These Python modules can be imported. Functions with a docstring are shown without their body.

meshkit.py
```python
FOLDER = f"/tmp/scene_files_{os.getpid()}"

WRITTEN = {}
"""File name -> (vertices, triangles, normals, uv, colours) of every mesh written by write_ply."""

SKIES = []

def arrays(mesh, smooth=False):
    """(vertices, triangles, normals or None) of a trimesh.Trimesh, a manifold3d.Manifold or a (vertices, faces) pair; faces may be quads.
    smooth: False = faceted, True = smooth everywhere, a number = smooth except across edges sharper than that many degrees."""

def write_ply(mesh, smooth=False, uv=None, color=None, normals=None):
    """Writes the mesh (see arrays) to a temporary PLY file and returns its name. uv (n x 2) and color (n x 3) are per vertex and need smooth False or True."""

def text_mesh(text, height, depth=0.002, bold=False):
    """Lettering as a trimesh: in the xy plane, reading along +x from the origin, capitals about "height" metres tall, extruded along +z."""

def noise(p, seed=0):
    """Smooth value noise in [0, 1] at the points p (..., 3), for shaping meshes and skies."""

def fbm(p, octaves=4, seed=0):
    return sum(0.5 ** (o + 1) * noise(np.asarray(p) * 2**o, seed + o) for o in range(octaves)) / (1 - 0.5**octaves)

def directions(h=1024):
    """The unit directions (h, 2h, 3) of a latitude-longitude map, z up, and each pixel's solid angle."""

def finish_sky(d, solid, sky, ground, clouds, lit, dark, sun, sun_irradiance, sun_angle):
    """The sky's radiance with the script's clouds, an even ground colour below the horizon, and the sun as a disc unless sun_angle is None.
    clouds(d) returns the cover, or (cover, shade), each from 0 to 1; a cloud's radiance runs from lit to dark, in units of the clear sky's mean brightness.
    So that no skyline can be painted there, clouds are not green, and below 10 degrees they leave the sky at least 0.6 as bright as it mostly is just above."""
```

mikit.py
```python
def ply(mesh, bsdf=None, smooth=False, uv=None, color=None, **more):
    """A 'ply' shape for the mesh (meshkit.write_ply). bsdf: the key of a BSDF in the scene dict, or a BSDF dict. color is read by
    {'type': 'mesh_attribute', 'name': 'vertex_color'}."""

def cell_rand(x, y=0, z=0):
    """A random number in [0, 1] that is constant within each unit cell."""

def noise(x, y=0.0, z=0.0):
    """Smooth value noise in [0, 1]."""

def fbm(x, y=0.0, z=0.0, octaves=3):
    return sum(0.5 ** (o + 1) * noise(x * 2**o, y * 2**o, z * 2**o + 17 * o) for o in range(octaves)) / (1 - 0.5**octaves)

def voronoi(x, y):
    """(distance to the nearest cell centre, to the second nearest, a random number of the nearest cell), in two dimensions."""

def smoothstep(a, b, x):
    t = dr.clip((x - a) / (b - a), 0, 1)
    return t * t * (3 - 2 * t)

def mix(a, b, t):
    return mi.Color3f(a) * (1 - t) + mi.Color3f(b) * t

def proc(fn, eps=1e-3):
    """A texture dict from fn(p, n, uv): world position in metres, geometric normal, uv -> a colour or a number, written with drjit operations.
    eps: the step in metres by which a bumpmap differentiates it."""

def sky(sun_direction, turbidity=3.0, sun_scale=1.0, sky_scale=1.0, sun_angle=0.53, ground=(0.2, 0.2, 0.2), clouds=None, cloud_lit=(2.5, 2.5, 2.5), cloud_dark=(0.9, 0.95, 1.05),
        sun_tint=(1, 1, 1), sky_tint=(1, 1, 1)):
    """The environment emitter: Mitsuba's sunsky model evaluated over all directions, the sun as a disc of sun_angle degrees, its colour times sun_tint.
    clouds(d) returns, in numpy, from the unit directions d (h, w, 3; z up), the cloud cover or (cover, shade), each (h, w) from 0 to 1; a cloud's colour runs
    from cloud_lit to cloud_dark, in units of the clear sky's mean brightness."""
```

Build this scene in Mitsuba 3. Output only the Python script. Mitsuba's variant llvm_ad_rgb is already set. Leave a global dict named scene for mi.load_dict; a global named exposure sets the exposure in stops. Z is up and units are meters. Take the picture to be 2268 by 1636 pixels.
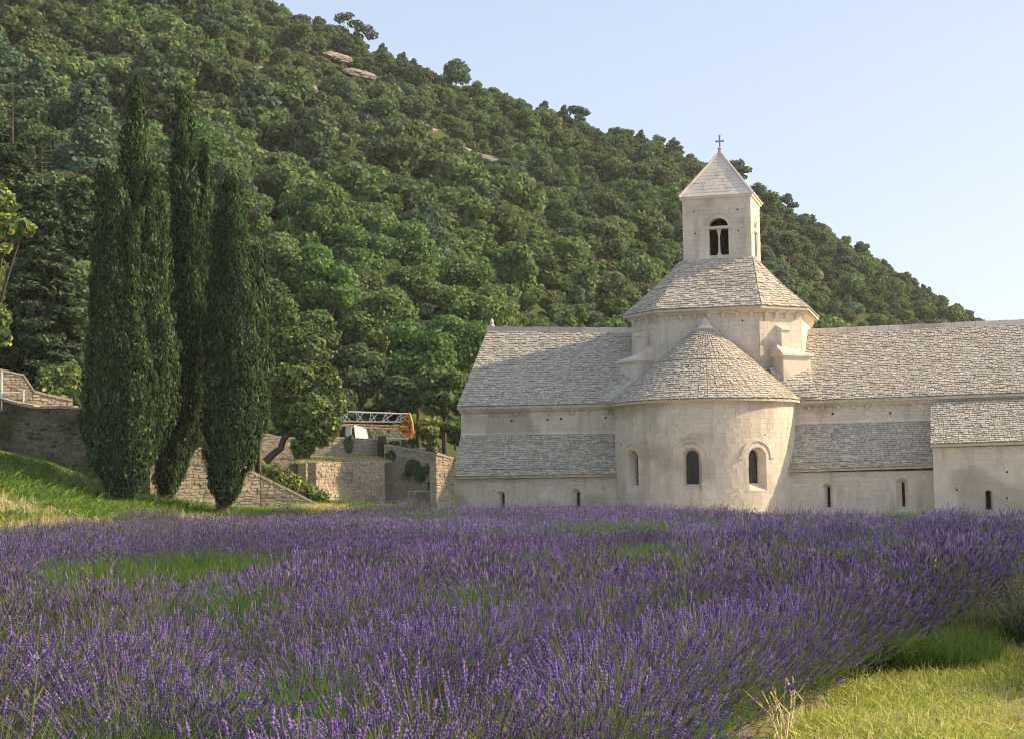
import math, random
import numpy as np, trimesh, mitsuba as mi, drjit as dr, mikit, meshkit
from shapely.geometry import Polygon, box as sbox, Point, MultiPolygon
from shapely.ops import unary_union
from shapely import affinity

T = mi.ScalarTransform4f
scene, labels = {}, {}
R = np.random.default_rng(7)
PI = math.pi

# ------------------------------------------------------------------ camera, sky, exposure
FPX, W0, H0, YH, ROLL = 3600.0, 2268.0, 1636.0, 1083.0, 0.015
PITCH = math.atan((YH - H0 / 2) / FPX)
CAM = np.array([0, 0, 1.5])
_f = np.array([0, math.cos(PITCH), math.sin(PITCH)])
_u0, _r0 = np.array([0, -math.sin(PITCH), math.cos(PITCH)]), np.array([1.0, 0, 0])
_up = _u0 * math.cos(ROLL) + _r0 * math.sin(ROLL)
scene['camera'] = {'type': 'perspective', 'fov': math.degrees(2 * math.atan(W0 / 2 / FPX)), 'fov_axis': 'x', 'near_clip': 0.1, 'far_clip': 5000.0,
                   'to_world': T().look_at(origin=CAM.tolist(), target=(CAM + _f).tolist(), up=_up.tolist())}
SUN_AZ, SUN_EL = math.radians(4), math.radians(34)
SUN = [math.cos(SUN_AZ) * math.cos(SUN_EL), math.sin(SUN_AZ) * math.cos(SUN_EL), math.sin(SUN_EL)]
scene['sky'] = mikit.sky(SUN, turbidity=6.0, sun_scale=0.82, clouds=lambda d: .24 + 0 * d[..., 0], cloud_lit=(1.38, 1.34, 1.40), sun_angle=0.6, sun_tint=(1.0, 0.965, 0.92), sky_tint=(1.0, 1.0, 1.04), ground=(0.2, 0.19, 0.15))
exposure = 2.72


def at(px, py, Y):
    """Survey helper: the world point at distance Y (north) that was sighted at a pixel of the 2268-pixel survey picture."""
    u, v = px - W0 / 2, py - H0 / 2
    c, s = math.cos(ROLL), math.sin(ROLL)
    u, v = u * c - v * s, u * s + v * c
    d = np.array([u, FPX * math.cos(PITCH) + v * math.sin(PITCH), FPX * math.sin(PITCH) - v * math.cos(PITCH)])
    return CAM + d / d[1] * Y


# ------------------------------------------------------------------ helpers
class MB:
    """Collects vertices, triangles and one (tone, kind) pair per vertex."""
    def __init__(s): s.v, s.f, s.t, s.n = [], [], [], 0
    def add(s, v, f, tone=0.5, kind=0.0):
        v = np.asarray(v, float); f = np.asarray(f, int)
        if f.shape[1] == 4: f = np.vstack([f[:, [0, 1, 2]], f[:, [0, 2, 3]]])
        s.v.append(v); s.f.append(f + s.n); s.n += len(v)
        t = np.empty((len(v), 2)); t[:, 0] = tone; t[:, 1] = kind
        s.t.append(t)
    def arrays(s): return np.vstack(s.v), np.vstack(s.f), np.vstack(s.t)
    def ply(s, bsdf):
        v, f, t = s.arrays()
        return mikit.ply((v, f), bsdf, uv=t)


def numbered(key):
    if key not in scene: return key
    n = 1
    while f'{key}_{n:03d}' in scene: n += 1
    return f'{key}_{n:03d}'


_count = {}
def put(key, mb, bsdf, label=None, cat=None, group=None, kind=None):
    n = _count.get(key, 0); _count[key] = n + 1
    k = key if n == 0 else f'{key}_{n:03d}'
    scene[k] = mb if isinstance(mb, dict) else mb.ply(bsdf)
    tag(k, label, cat, group, kind)
    return k


def tag(k, label=None, cat=None, group=None, kind=None):
    d = {a: b for a, b in (('label', label), ('category', cat), ('group', group), ('kind', kind)) if b}
    if d: labels[k] = d


BOXF = np.array([[0, 3, 2, 1], [4, 5, 6, 7], [0, 1, 5, 4], [1, 2, 6, 5], [2, 3, 7, 6], [3, 0, 4, 7]])
def hexa(mb, p8, tone=.5, kind=0., xf=None):
    """A box from its 4 bottom and 4 top corners."""
    v = np.asarray(p8, float)
    mb.add(xf(v) if xf else v, BOXF, tone, kind)
def bx(mb, x0, x1, y0, y1, z0, z1, tone=.5, kind=0., xf=None):
    hexa(mb, [[x0, y0, z0], [x1, y0, z0], [x1, y1, z0], [x0, y1, z0], [x0, y0, z1], [x1, y0, z1], [x1, y1, z1], [x0, y1, z1]], tone, kind, xf)
def tri(mb, m, tone=.5, kind=0., xf=None):
    v = np.asarray(m.vertices); mb.add(xf(v) if xf else v, m.faces, tone, kind)
def tube(mb, pts, rad, n=6, tone=.5, kind=0.):
    pts = np.asarray(pts, float); rad = np.broadcast_to(rad, len(pts)).astype(float)
    d = np.gradient(pts, axis=0); d /= np.linalg.norm(d, axis=1, keepdims=True) + 1e-12
    ref = np.array([0.31, 0.2, 0.93]) if abs(d[0] @ [0.31, 0.2, 0.93]) < .9 else np.array([1., 0, 0])
    a = np.cross(d, ref); a /= np.linalg.norm(a, axis=1, keepdims=True); b = np.cross(d, a)
    th = np.arange(n) / n * 2 * PI
    v = (pts[:, None] + rad[:, None, None] * (np.cos(th)[None, :, None] * a[:, None] + np.sin(th)[None, :, None] * b[:, None])).reshape(-1, 3)
    i, j = np.meshgrid(np.arange(len(pts) - 1), np.arange(n), indexing='ij')
    q = np.stack([i * n + j, i * n + (j + 1) % n, (i + 1) * n + (j + 1) % n, (i + 1) * n + j], -1).reshape(-1, 4)
    f = np.vstack([q[:, [0, 1, 2]], q[:, [0, 2, 3]], [[0, k + 1, k] for k in range(1, n - 1)], [[(len(pts) - 1) * n + x for x in (0, k, k + 1)] for k in range(1, n - 1)]])
    mb.add(v, f, tone, kind)
def lathe(mb, prof, c, n=16, tone=.5, kind=0., xf=None):
    prof = np.asarray(prof, float); th = np.arange(n) / n * 2 * PI
    v = np.stack([prof[:, None, 0] * np.cos(th), prof[:, None, 0] * np.sin(th), np.repeat(prof[:, 1:2], n, 1)], -1).reshape(-1, 3) + np.asarray(c)
    i, j = np.meshgrid(np.arange(len(prof) - 1), np.arange(n), indexing='ij')
    q = np.stack([i * n + j, i * n + (j + 1) % n, (i + 1) * n + (j + 1) % n, (i + 1) * n + j], -1).reshape(-1, 4)
    mb.add(xf(v) if xf else v, q, tone, kind)


# ------------------------------------------------------------------ materials
def lit(p, k): return p.x * k, p.y * k, p.z * k
def stone_fn(p, n, uv):
    c = mikit.mix((.69, .61, .515), (.62, .545, .455), mikit.fbm(*lit(p, .55)))
    c = mikit.mix(c, (.72, .65, .56), mikit.smoothstep(.55, .8, mikit.fbm(p.x * 1.3 + 9, p.y * 1.3, p.z * .9)))
    streak = mikit.fbm(p.x * 2.6, p.y * 2.6, p.z * .35 + 3)
    c = mikit.mix(c, (.36, .31, .255), .42 * mikit.smoothstep(.50, .78, streak))
    patch = mikit.smoothstep(.50, .62, mikit.fbm(p.x * .33 + 4.1, p.y * .33, p.z * .42 + 7.7))
    c = mikit.mix(c, (.36, .31, .25), .55 * patch)
    g = .93 + .09 * uv.x + .18 * mikit.fbm(*lit(p, 9)) - .02
    return c * g
def lauze_fn(p, n, uv):
    c = mikit.mix((.58, .53, .445), (.50, .465, .40), uv.x)
    r = mikit.cell_rand(uv.x * 997, uv.x * 131, 3)
    c = mikit.mix(c, (.36, .345, .31), mikit.smoothstep(.72, .95, r) * .55)
    c = mikit.mix(c, (.74, .67, .56), mikit.smoothstep(.30, .05, r) * .42)
    c = mikit.mix(c, (.45, .34, .19), .5 * mikit.smoothstep(.62, .8, mikit.fbm(*lit(p, 2.1))))
    return c * (.70 + .6 * mikit.fbm(*lit(p, 7)))
def rubble_fn(p, n, uv):
    c = mikit.mix((.52, .42, .32), (.42, .36, .29), uv.x)
    c = mikit.mix(c, (.24, .22, .19), .6 * mikit.smoothstep(.5, .75, mikit.fbm(p.x * .7, p.y * .7, p.z * .9 + 5)))
    return c * (.65 + .6 * mikit.fbm(*lit(p, 8)))
def stained_shaded_fn(p, n, uv):  # darker copy of rubble: staining plus shade put into the colour
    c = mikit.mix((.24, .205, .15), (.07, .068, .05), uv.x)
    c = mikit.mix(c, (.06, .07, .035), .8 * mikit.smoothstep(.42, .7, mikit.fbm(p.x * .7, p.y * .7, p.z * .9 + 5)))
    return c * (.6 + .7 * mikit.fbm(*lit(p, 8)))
def rock_fn(p, n, uv):
    c = mikit.mix((.40, .34, .28), (.27, .245, .215), mikit.fbm(*lit(p, .5)))
    return c * (.6 + .7 * mikit.fbm(*lit(p, 2.5)))
PALETTE = [(.128, .178, .082), (.158, .226, .090), (.142, .228, .082), (.115, .170, .105), (.034, .056, .023), (.25, .33, .065), (.50, .43, .20), (.130, .160, .072),
           (.085, .18, .036), (.30, .25, .19), (.44, .47, .12), (.225, .142, .375), (.118, .080, .200), (.29, .215, .45), (.52, .45, .30), (.165, .190, .095)]
OLIVE, OAK, BRIGHT, PINE, CYPRESS, GRASS, DRY, STEM, LEAF, BARE, WEED, VIOLET, CALYX, LILAC, STRAW, SCRUB = [k / 16 for k in range(16)]
def leaf_fn(p, n, uv):
    k = dr.floor(uv.y * 16 + .5)
    c = mi.Color3f(PALETTE[0])
    for i in range(1, 16): c = dr.select(k == i, mi.Color3f(PALETTE[i]), c)
    big = mikit.noise(p.x * .21, p.y * .21, p.z * .13)
    c = c * (.74 + .52 * big)
    warm = mikit.noise(p.x * .11 + 50, p.y * .11, p.z * .07)
    c = c * mi.Color3f(.92 + .16 * warm, 1, 1.05 - .10 * warm)
    return c * (.55 + .9 * uv.x)
def bark_fn(p, n, uv):
    return mikit.mix((.16, .125, .095), (.075, .06, .048), mikit.fbm(p.x * 7, p.y * 7, p.z * 1.5)) * (.7 + .6 * uv.x)
def ground_fn(p, n, uv):
    a, b = mikit.fbm(p.x * 1.7, p.y * 1.7), mikit.fbm(p.x * .35 + 7, p.y * .35)
    soil = mikit.mix((.36, .28, .20), (.20, .155, .105), a)
    dry = mikit.mix((.46, .38, .22), (.36, .31, .15), mikit.fbm(p.x * 6, p.y * 6))
    green = mikit.mix((.18, .23, .06), (.29, .31, .09), mikit.fbm(p.x * 3, p.y * 3 + 5))
    bank = mikit.smoothstep(.1, .6, p.z)
    green = mikit.mix(green, (.15, .23, .045), bank)
    c = mikit.mix(soil, dry, mikit.smoothstep(.35, .6, b))
    c = mikit.mix(c, green, dr.maximum(mikit.smoothstep(.45, .62, a) * .7, bank * mikit.smoothstep(.25, .5, b + .3 * a)))
    return c * (.8 + .4 * mikit.noise(p.x * 25, p.y * 25))
def hill_fn(p, n, uv):
    c = mikit.mix((.055, .078, .030), (.085, .095, .042), mikit.fbm(*lit(p, .3)))
    return c * (.5 + mikit.fbm(*lit(p, 1.5)))
def diffuse(fn): return {'type': 'twosided', 'bsdf': {'type': 'diffuse', 'reflectance': mikit.proc(fn)}}
def paint(rgb, rough=.5, metal=0.0): return {'type': 'twosided', 'bsdf': {'type': 'principled', 'base_color': {'type': 'rgb', 'value': list(rgb)}, 'roughness': rough, 'metallic': metal}}
scene['stone'], scene['lauze'], scene['rubble'], scene['rock'], scene['stained_shaded_rubble'] = diffuse(stone_fn), diffuse(lauze_fn), diffuse(rubble_fn), diffuse(rock_fn), diffuse(stained_shaded_fn)
scene['bark'], scene['soil'], scene['hill_soil'] = diffuse(bark_fn), diffuse(ground_fn), diffuse(hill_fn)
scene['leaf'] = {'type': 'principledthin', 'base_color': mikit.proc(leaf_fn), 'roughness': .75, 'diff_trans': .55, 'spec_trans': 0.0, 'eta': 1.3}
scene['needles'] = diffuse(leaf_fn)
scene['dark_void'] = paint((.012, .012, .013), .9)
scene['dark_glass'] = paint((.012, .014, .016), .25)
scene['grey_steel'], scene['orange_paint'], scene['white_paint'], scene['iron'], scene['bronze'] = paint((.66, .68, .70), .5), paint((.72, .33, .04), .5), paint((.80, .80, .78), .5), paint((.30, .29, .28), .6), paint((.45, .38, .30), .5)
scene['dark_iron'] = paint((.05, .05, .05), .6)
# ------------------------------------------------------------------ the abbey church (its own frame: x along the east face, y inwards, z up)
PSI = math.radians(16)
BO = np.array([9.461, 80.0, 0])
BX, BY = np.array([math.cos(PSI), -math.sin(PSI), 0]), np.array([math.sin(PSI), math.cos(PSI), 0])
def bw(v):
    v = np.asarray(v, float)
    return BO + v[:, :1] * BX + v[:, 1:2] * BY + v[:, 2:3] * np.array([0, 0, 1.0])
C = 'abbey_church'
labels[C] = {'label': 'pale limestone abbey church with round apse, eight-sided drum and square bell tower', 'category': 'church'}


def plane_map(o, s, n):
    """(along, up, out) -> church frame, for an upright wall face."""
    o, s, n = (np.asarray(a, float) for a in (o, s, n))
    return lambda q: o + q[:, :1] * s + q[:, 1:2] * np.array([0, 0, 1.0]) + q[:, 2:3] * n
def ring_map(r, c=(0, 0)):
    """(arc length from the middle, up, out) -> church frame, for the round apse; 0 faces -y."""
    def fn(q):
        th, rr = q[:, 0] / r, r + q[:, 2]
        return np.stack([c[0] + rr * np.sin(th), c[1] - rr * np.cos(th), q[:, 1]], 1)
    return fn


def flatpoly(poly): return [g for g in (poly.geoms if hasattr(poly, 'geoms') else [poly]) if g.geom_type == 'Polygon' and g.area > .002]


def slab(mb, poly, d0, d1, fmap, tone):
    """A piece of wall face: a polygon in (along, up), from depth d0 to d1, its front edge slightly eased."""
    for g in flatpoly(poly):
        m = trimesh.creation.extrude_polygon(g, d1 - d0, engine='earcut')
        v = np.array(m.vertices)
        v[:, 2] += d0
        mb.add(bw(fmap(v)), m.faces, tone)


def arch(cx, z0, w, zs, n=14):
    """Round-headed opening: middle, sill, width, springing height."""
    a = np.linspace(0, PI, n)
    return Polygon([(cx - w / 2, z0), (cx + w / 2, z0)] + [(cx + w / 2 * math.cos(t), zs + w / 2 * math.sin(t)) for t in a])


def ashlar(holder, region, course, width, fmap, joint=.009, proud=.026, parts=300, seed=1, rag=.006):
    """Courses of squared stones clipped to a region; the stones that show largest are entries of their own."""
    r = np.random.default_rng(seed)
    x0, z0, x1, z1 = region.bounds
    z, done = z0, []
    while z < z1 - .02:
        h = r.uniform(*course)
        if z + h > z1 - .08: h = z1 - z
        x = x0 - r.uniform(0, width[1])
        while x < x1:
            w = r.uniform(*width)
            cell = sbox(x + joint / 2, z + joint / 2, x + w - joint / 2, z + h - joint / 2)
            if cell.intersects(region):
                for g in flatpoly(cell.intersection(region)):
                    if g.area > .008: done.append(g)
            x += w
        z += h
    done.sort(key=lambda g: -g.area)
    rest = MB()
    for i, g in enumerate(done):
        d = proud + r.uniform(-rag, rag)
        mb = MB() if i < parts else rest
        slab(mb, g.simplify(.004), -.04, d, fmap, r.uniform(0, 1))
        if i < parts: put(f'{holder}__stone', mb, 'stone')
    if rest.n: put(f'{holder}__small_stones', rest, 'stone', kind='stuff')


def core(mb, poly, d0, d1, fmap): slab(mb, poly, d0, d1, fmap, .25)


def tiles(mb, p00, p10, p01, p11, spacing, width, seed, thick=.042, lift=.040, sag=0.0, keep=None, wob=.02):
    """Courses of split stone tiles on a four-cornered roof slope: p00-p10 is the eave, p01-p11 the top. Returns each tile's own mesh if keep is a list."""
    r = np.random.default_rng(seed)
    p00, p10, p01, p11 = (np.asarray(a, float) for a in (p00, p10, p01, p11))
    L = (np.linalg.norm(p01 - p00) + np.linalg.norm(p11 - p10)) / 2
    n = max(2, int(round(L / spacing)))
    nrm = np.cross(p10 - p00 if np.linalg.norm(p10 - p00) > .01 else p11 - p01, (p01 + p11 - p00 - p10) / 2); nrm /= np.linalg.norm(nrm)
    if nrm[2] < 0: nrm = -nrm
    def P(s, t):
        q = (p00 * (1 - s) + p10 * s) * (1 - t) + (p01 * (1 - s) + p11 * s) * t
        return q + np.array([0, 0, -sag * 4 * t * (1 - t)])
    for c in range(n):
        t0, t1 = c / n, min(1.0, (c + 1.55) / n)
        wid = np.linalg.norm(P(1, t0) - P(0, t0))
        if wid < .05: continue
        s = -r.uniform(0, .5) * width[1] / wid
        wave = r.uniform(0, 6)
        while s < 1:
            ds = r.uniform(*width) / wid
            a, b = max(s, 0), min(s + ds, 1)
            s += ds
            if b - a < .25 * ds: continue
            e = r.uniform(-.07, .07) / n + wob * .3 * math.sin(wave + 7 * s) / n
            g = .010 / wid
            up = lift + r.uniform(-.008, .014); th = thick * r.uniform(.7, 1.5)
            q = [P(a + g, t0 + e), P(b - g, t0 + e + r.uniform(-.03, .03) / n), P(b - g, t1), P(a + g, t1)]
            lo = [q[0] + nrm * up, q[1] + nrm * (up + r.uniform(-.008, .008)), q[2] - nrm * .02, q[3] - nrm * .02]
            v = np.array(lo + [x + nrm * th for x in lo])
            if keep is None: mb.add(bw(v), BOXF[1:], r.uniform(0, 1))
            else:
                m = MB(); m.add(bw(v), BOXF[1:], r.uniform(0, 1)); keep.append((m, v.mean(0)))


def under(mb, p00, p10, p01, p11, t=.12):
    """The solid roof bed beneath the tiles."""
    p = [np.asarray(a, float) for a in (p00, p10, p11, p01)]
    d = np.array([0, 0, -t])
    hexa(mb, [q + d for q in p] + p, .3, xf=bw)


F, RT = np.array([0, -1.0, 0]), np.array([1.0, 0, 0])
def hood(holder, cx, zs, r0, r1, out, fmap, foot=.12, name='window_hood'):
    a = np.linspace(0, PI, 17)
    ring = Polygon([(cx + r1 * math.cos(t), zs + r1 * math.sin(t)) for t in a] + [(cx + r0 * math.cos(t), zs + r0 * math.sin(t)) for t in a[::-1]])
    ring = unary_union([ring, sbox(cx - r1 - foot, zs - .07, cx - r0, zs + .03), sbox(cx + r0, zs - .07, cx + r1 + foot, zs + .03)])
    mb = MB(); slab(mb, ring, -.02, out, fmap, .6)
    put(f'{holder}__{name}', mb, 'stone')


def splay(holder, cx, z0, w, zs, cx2, z02, w2, zs2, depth, fmap, face=.03, dark='dark_glass', bars=False):
    """A round-headed window: splayed stone reveal, sloping sill, dark glass set back."""
    n = 14
    def pts(cx, z0, w, zs, d):
        a = np.linspace(0, PI, n)
        q = [(cx - w / 2, z0, d), (cx + w / 2, z0, d)] + [(cx + w / 2 * math.cos(t), zs + w / 2 * math.sin(t), d) for t in a]
        return np.array(q)
    A, B = pts(cx, z0, w, zs, face), pts(cx2, z02, w2, zs2, -depth)
    B2 = B.copy(); B2[:, 2] -= .12
    k = len(A); i = np.arange(k); j = (i + 1) % k
    mb = MB()
    mb.add(bw(fmap(np.vstack([A, B]))), np.stack([i, j, j + k, i + k], 1), .55)
    mb.add(bw(fmap(np.vstack([B, B2]))), np.stack([i, j, j + k, i + k], 1), .5)
    put(f'{holder}__window_reveal', mb, 'stone')
    g = MB(); c = B2.mean(0)
    g.add(bw(fmap(np.vstack([B2, c[None]]))), np.stack([i, j, i * 0 + k], 1), .5)
    put(f'{holder}__window', g, dark)
    if bars:
        b = MB()
        for q in np.linspace(-.5, .5, 4)[1:-1]:
            bx(b, cx2 + q * w2 - .005, cx2 + q * w2 + .005, z02, zs2 + w2 * .4, -depth - .03, -depth - .01, xf=lambda v: bw(fmap(v[:, [0, 1, 2]])))
        for z in np.arange(z02 + .2, zs2 + w2 * .3, .24):
            bx(b, cx2 - w2 / 2, cx2 + w2 / 2, z - .005, z + .005, -depth - .03, -depth - .012, xf=lambda v: bw(fmap(v)))
        put(f'{holder}__window_grille', b, 'dark_iron')


def hole_boxes(holder, spots, fmap, face=.03, size=.10):
    """Putlog holes: five-sided dark recesses."""
    for x, z in spots:
        mb = MB()
        q = np.array([[x - size / 2, z - size / 2, face], [x + size / 2, z - size / 2, face], [x + size / 2, z + size / 2, face], [x - size / 2, z + size / 2, face]])
        b = q.copy(); b[:, 2] = -.25
        mb.add(bw(fmap(np.vstack([q, b]))), [[0, 1, 5, 4], [1, 2, 6, 5], [2, 3, 7, 6], [3, 0, 4, 7], [4, 5, 6, 7]], 0)
        put(f'{holder}__putlog_hole', mb, 'dark_void')
def holes_poly(spots, size=.10): return [sbox(x - size / 2, z - size / 2, x + size / 2, z + size / 2) for x, z in spots]


# ---- apse: half-round wall, three windows, cone roof
AP, RA = f'{C}__apse', 4.42
ring = ring_map(RA)
wins = [math.radians(a) * RA for a in (-43, 0.3, 42)]
outer = [arch(s, 1.28, .98, 2.82) for s in wins]
arc = RA * PI / 2
region = sbox(-arc - .6, -.3, arc + .6, 5.42)
aholes = [(-2.9, 4.55), (-.6, 4.35), (1.35, 4.5), (3.7, 3.9), (-4.3, 3.6), (2.1, 1.05), (-1.9, 1.2)]
mb = MB()
w_in = unary_union(outer)
cells = [sbox(x, -.3, x + .30, 5.42) for x in np.arange(-arc - .6, arc + .6, .30)]
for c in cells: core(mb, c.difference(w_in), -.5, 0, ring)
put(AP, mb, 'stone')
ashlar(AP, region.difference(w_in).difference(unary_union(holes_poly(aholes, .07))), (.20, .27), (.36, .66), ring, parts=290, seed=11, rag=.003, joint=.006, proud=.02)
hole_boxes(AP, aholes, ring, size=.07)
for s in wins:
    splay(AP, s, 1.28, .98, 2.82, s, 1.62, .66, 2.86, .36, ring, bars=True)
    hood(AP, s, 2.84, .74, .87, .075, ring)
mb = MB()
lathe(mb, [(4.30, 5.38), (4.47, 5.38), (4.52, 5.44), (4.60, 5.47), (4.62, 5.55), (4.30, 5.60)], (0, 0, 0), 72, .45, xf=bw)
put(f'{AP}__cornice', mb, 'stone')
apx = np.array([.09, .05, 9.62])
mb, keep = MB(), None
nseg = 40
bed = MB()
for k in range(nseg):
    a0, a1 = -PI * .62 + k / nseg * PI * 1.24, -PI * .62 + (k + 1) / nseg * PI * 1.24
    e0, e1 = np.array([4.72 * math.sin(a0), -4.72 * math.cos(a0), 5.56]), np.array([4.72 * math.sin(a1), -4.72 * math.cos(a1), 5.56])
    m0, m1 = apx + (e0 - apx) * .5 + [0, 0, -.03], apx + (e1 - apx) * .5 + [0, 0, -.03]
    tiles(mb, e0, e1, m0, m1, .165, (.12, .24), 100 + k, wob=0)
    tiles(mb, m0, m1, apx + (e0 - apx) * .03, apx + (e1 - apx) * .03, .165, (.11, .22), 300 + k, wob=0)
    under(bed, e0, e1, m0, m1, .1); under(bed, m0, m1, apx + (e0 - apx) * .02, apx + (e1 - apx) * .02, .1)
put(f'{AP}__roof_bed', bed, 'lauze')
put(f'{AP}__roof_tiles', mb, 'lauze', kind='stuff')
mb = MB(); lathe(mb, [(.46, 9.20), (.38, 9.34), (.26, 9.50), (.17, 9.62), (.09, 9.74), (0, 9.82)], (apx[0], apx[1], 0), 14, .8, xf=bw)
put(f'{AP}__roof_cap', mb, 'stone')


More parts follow.
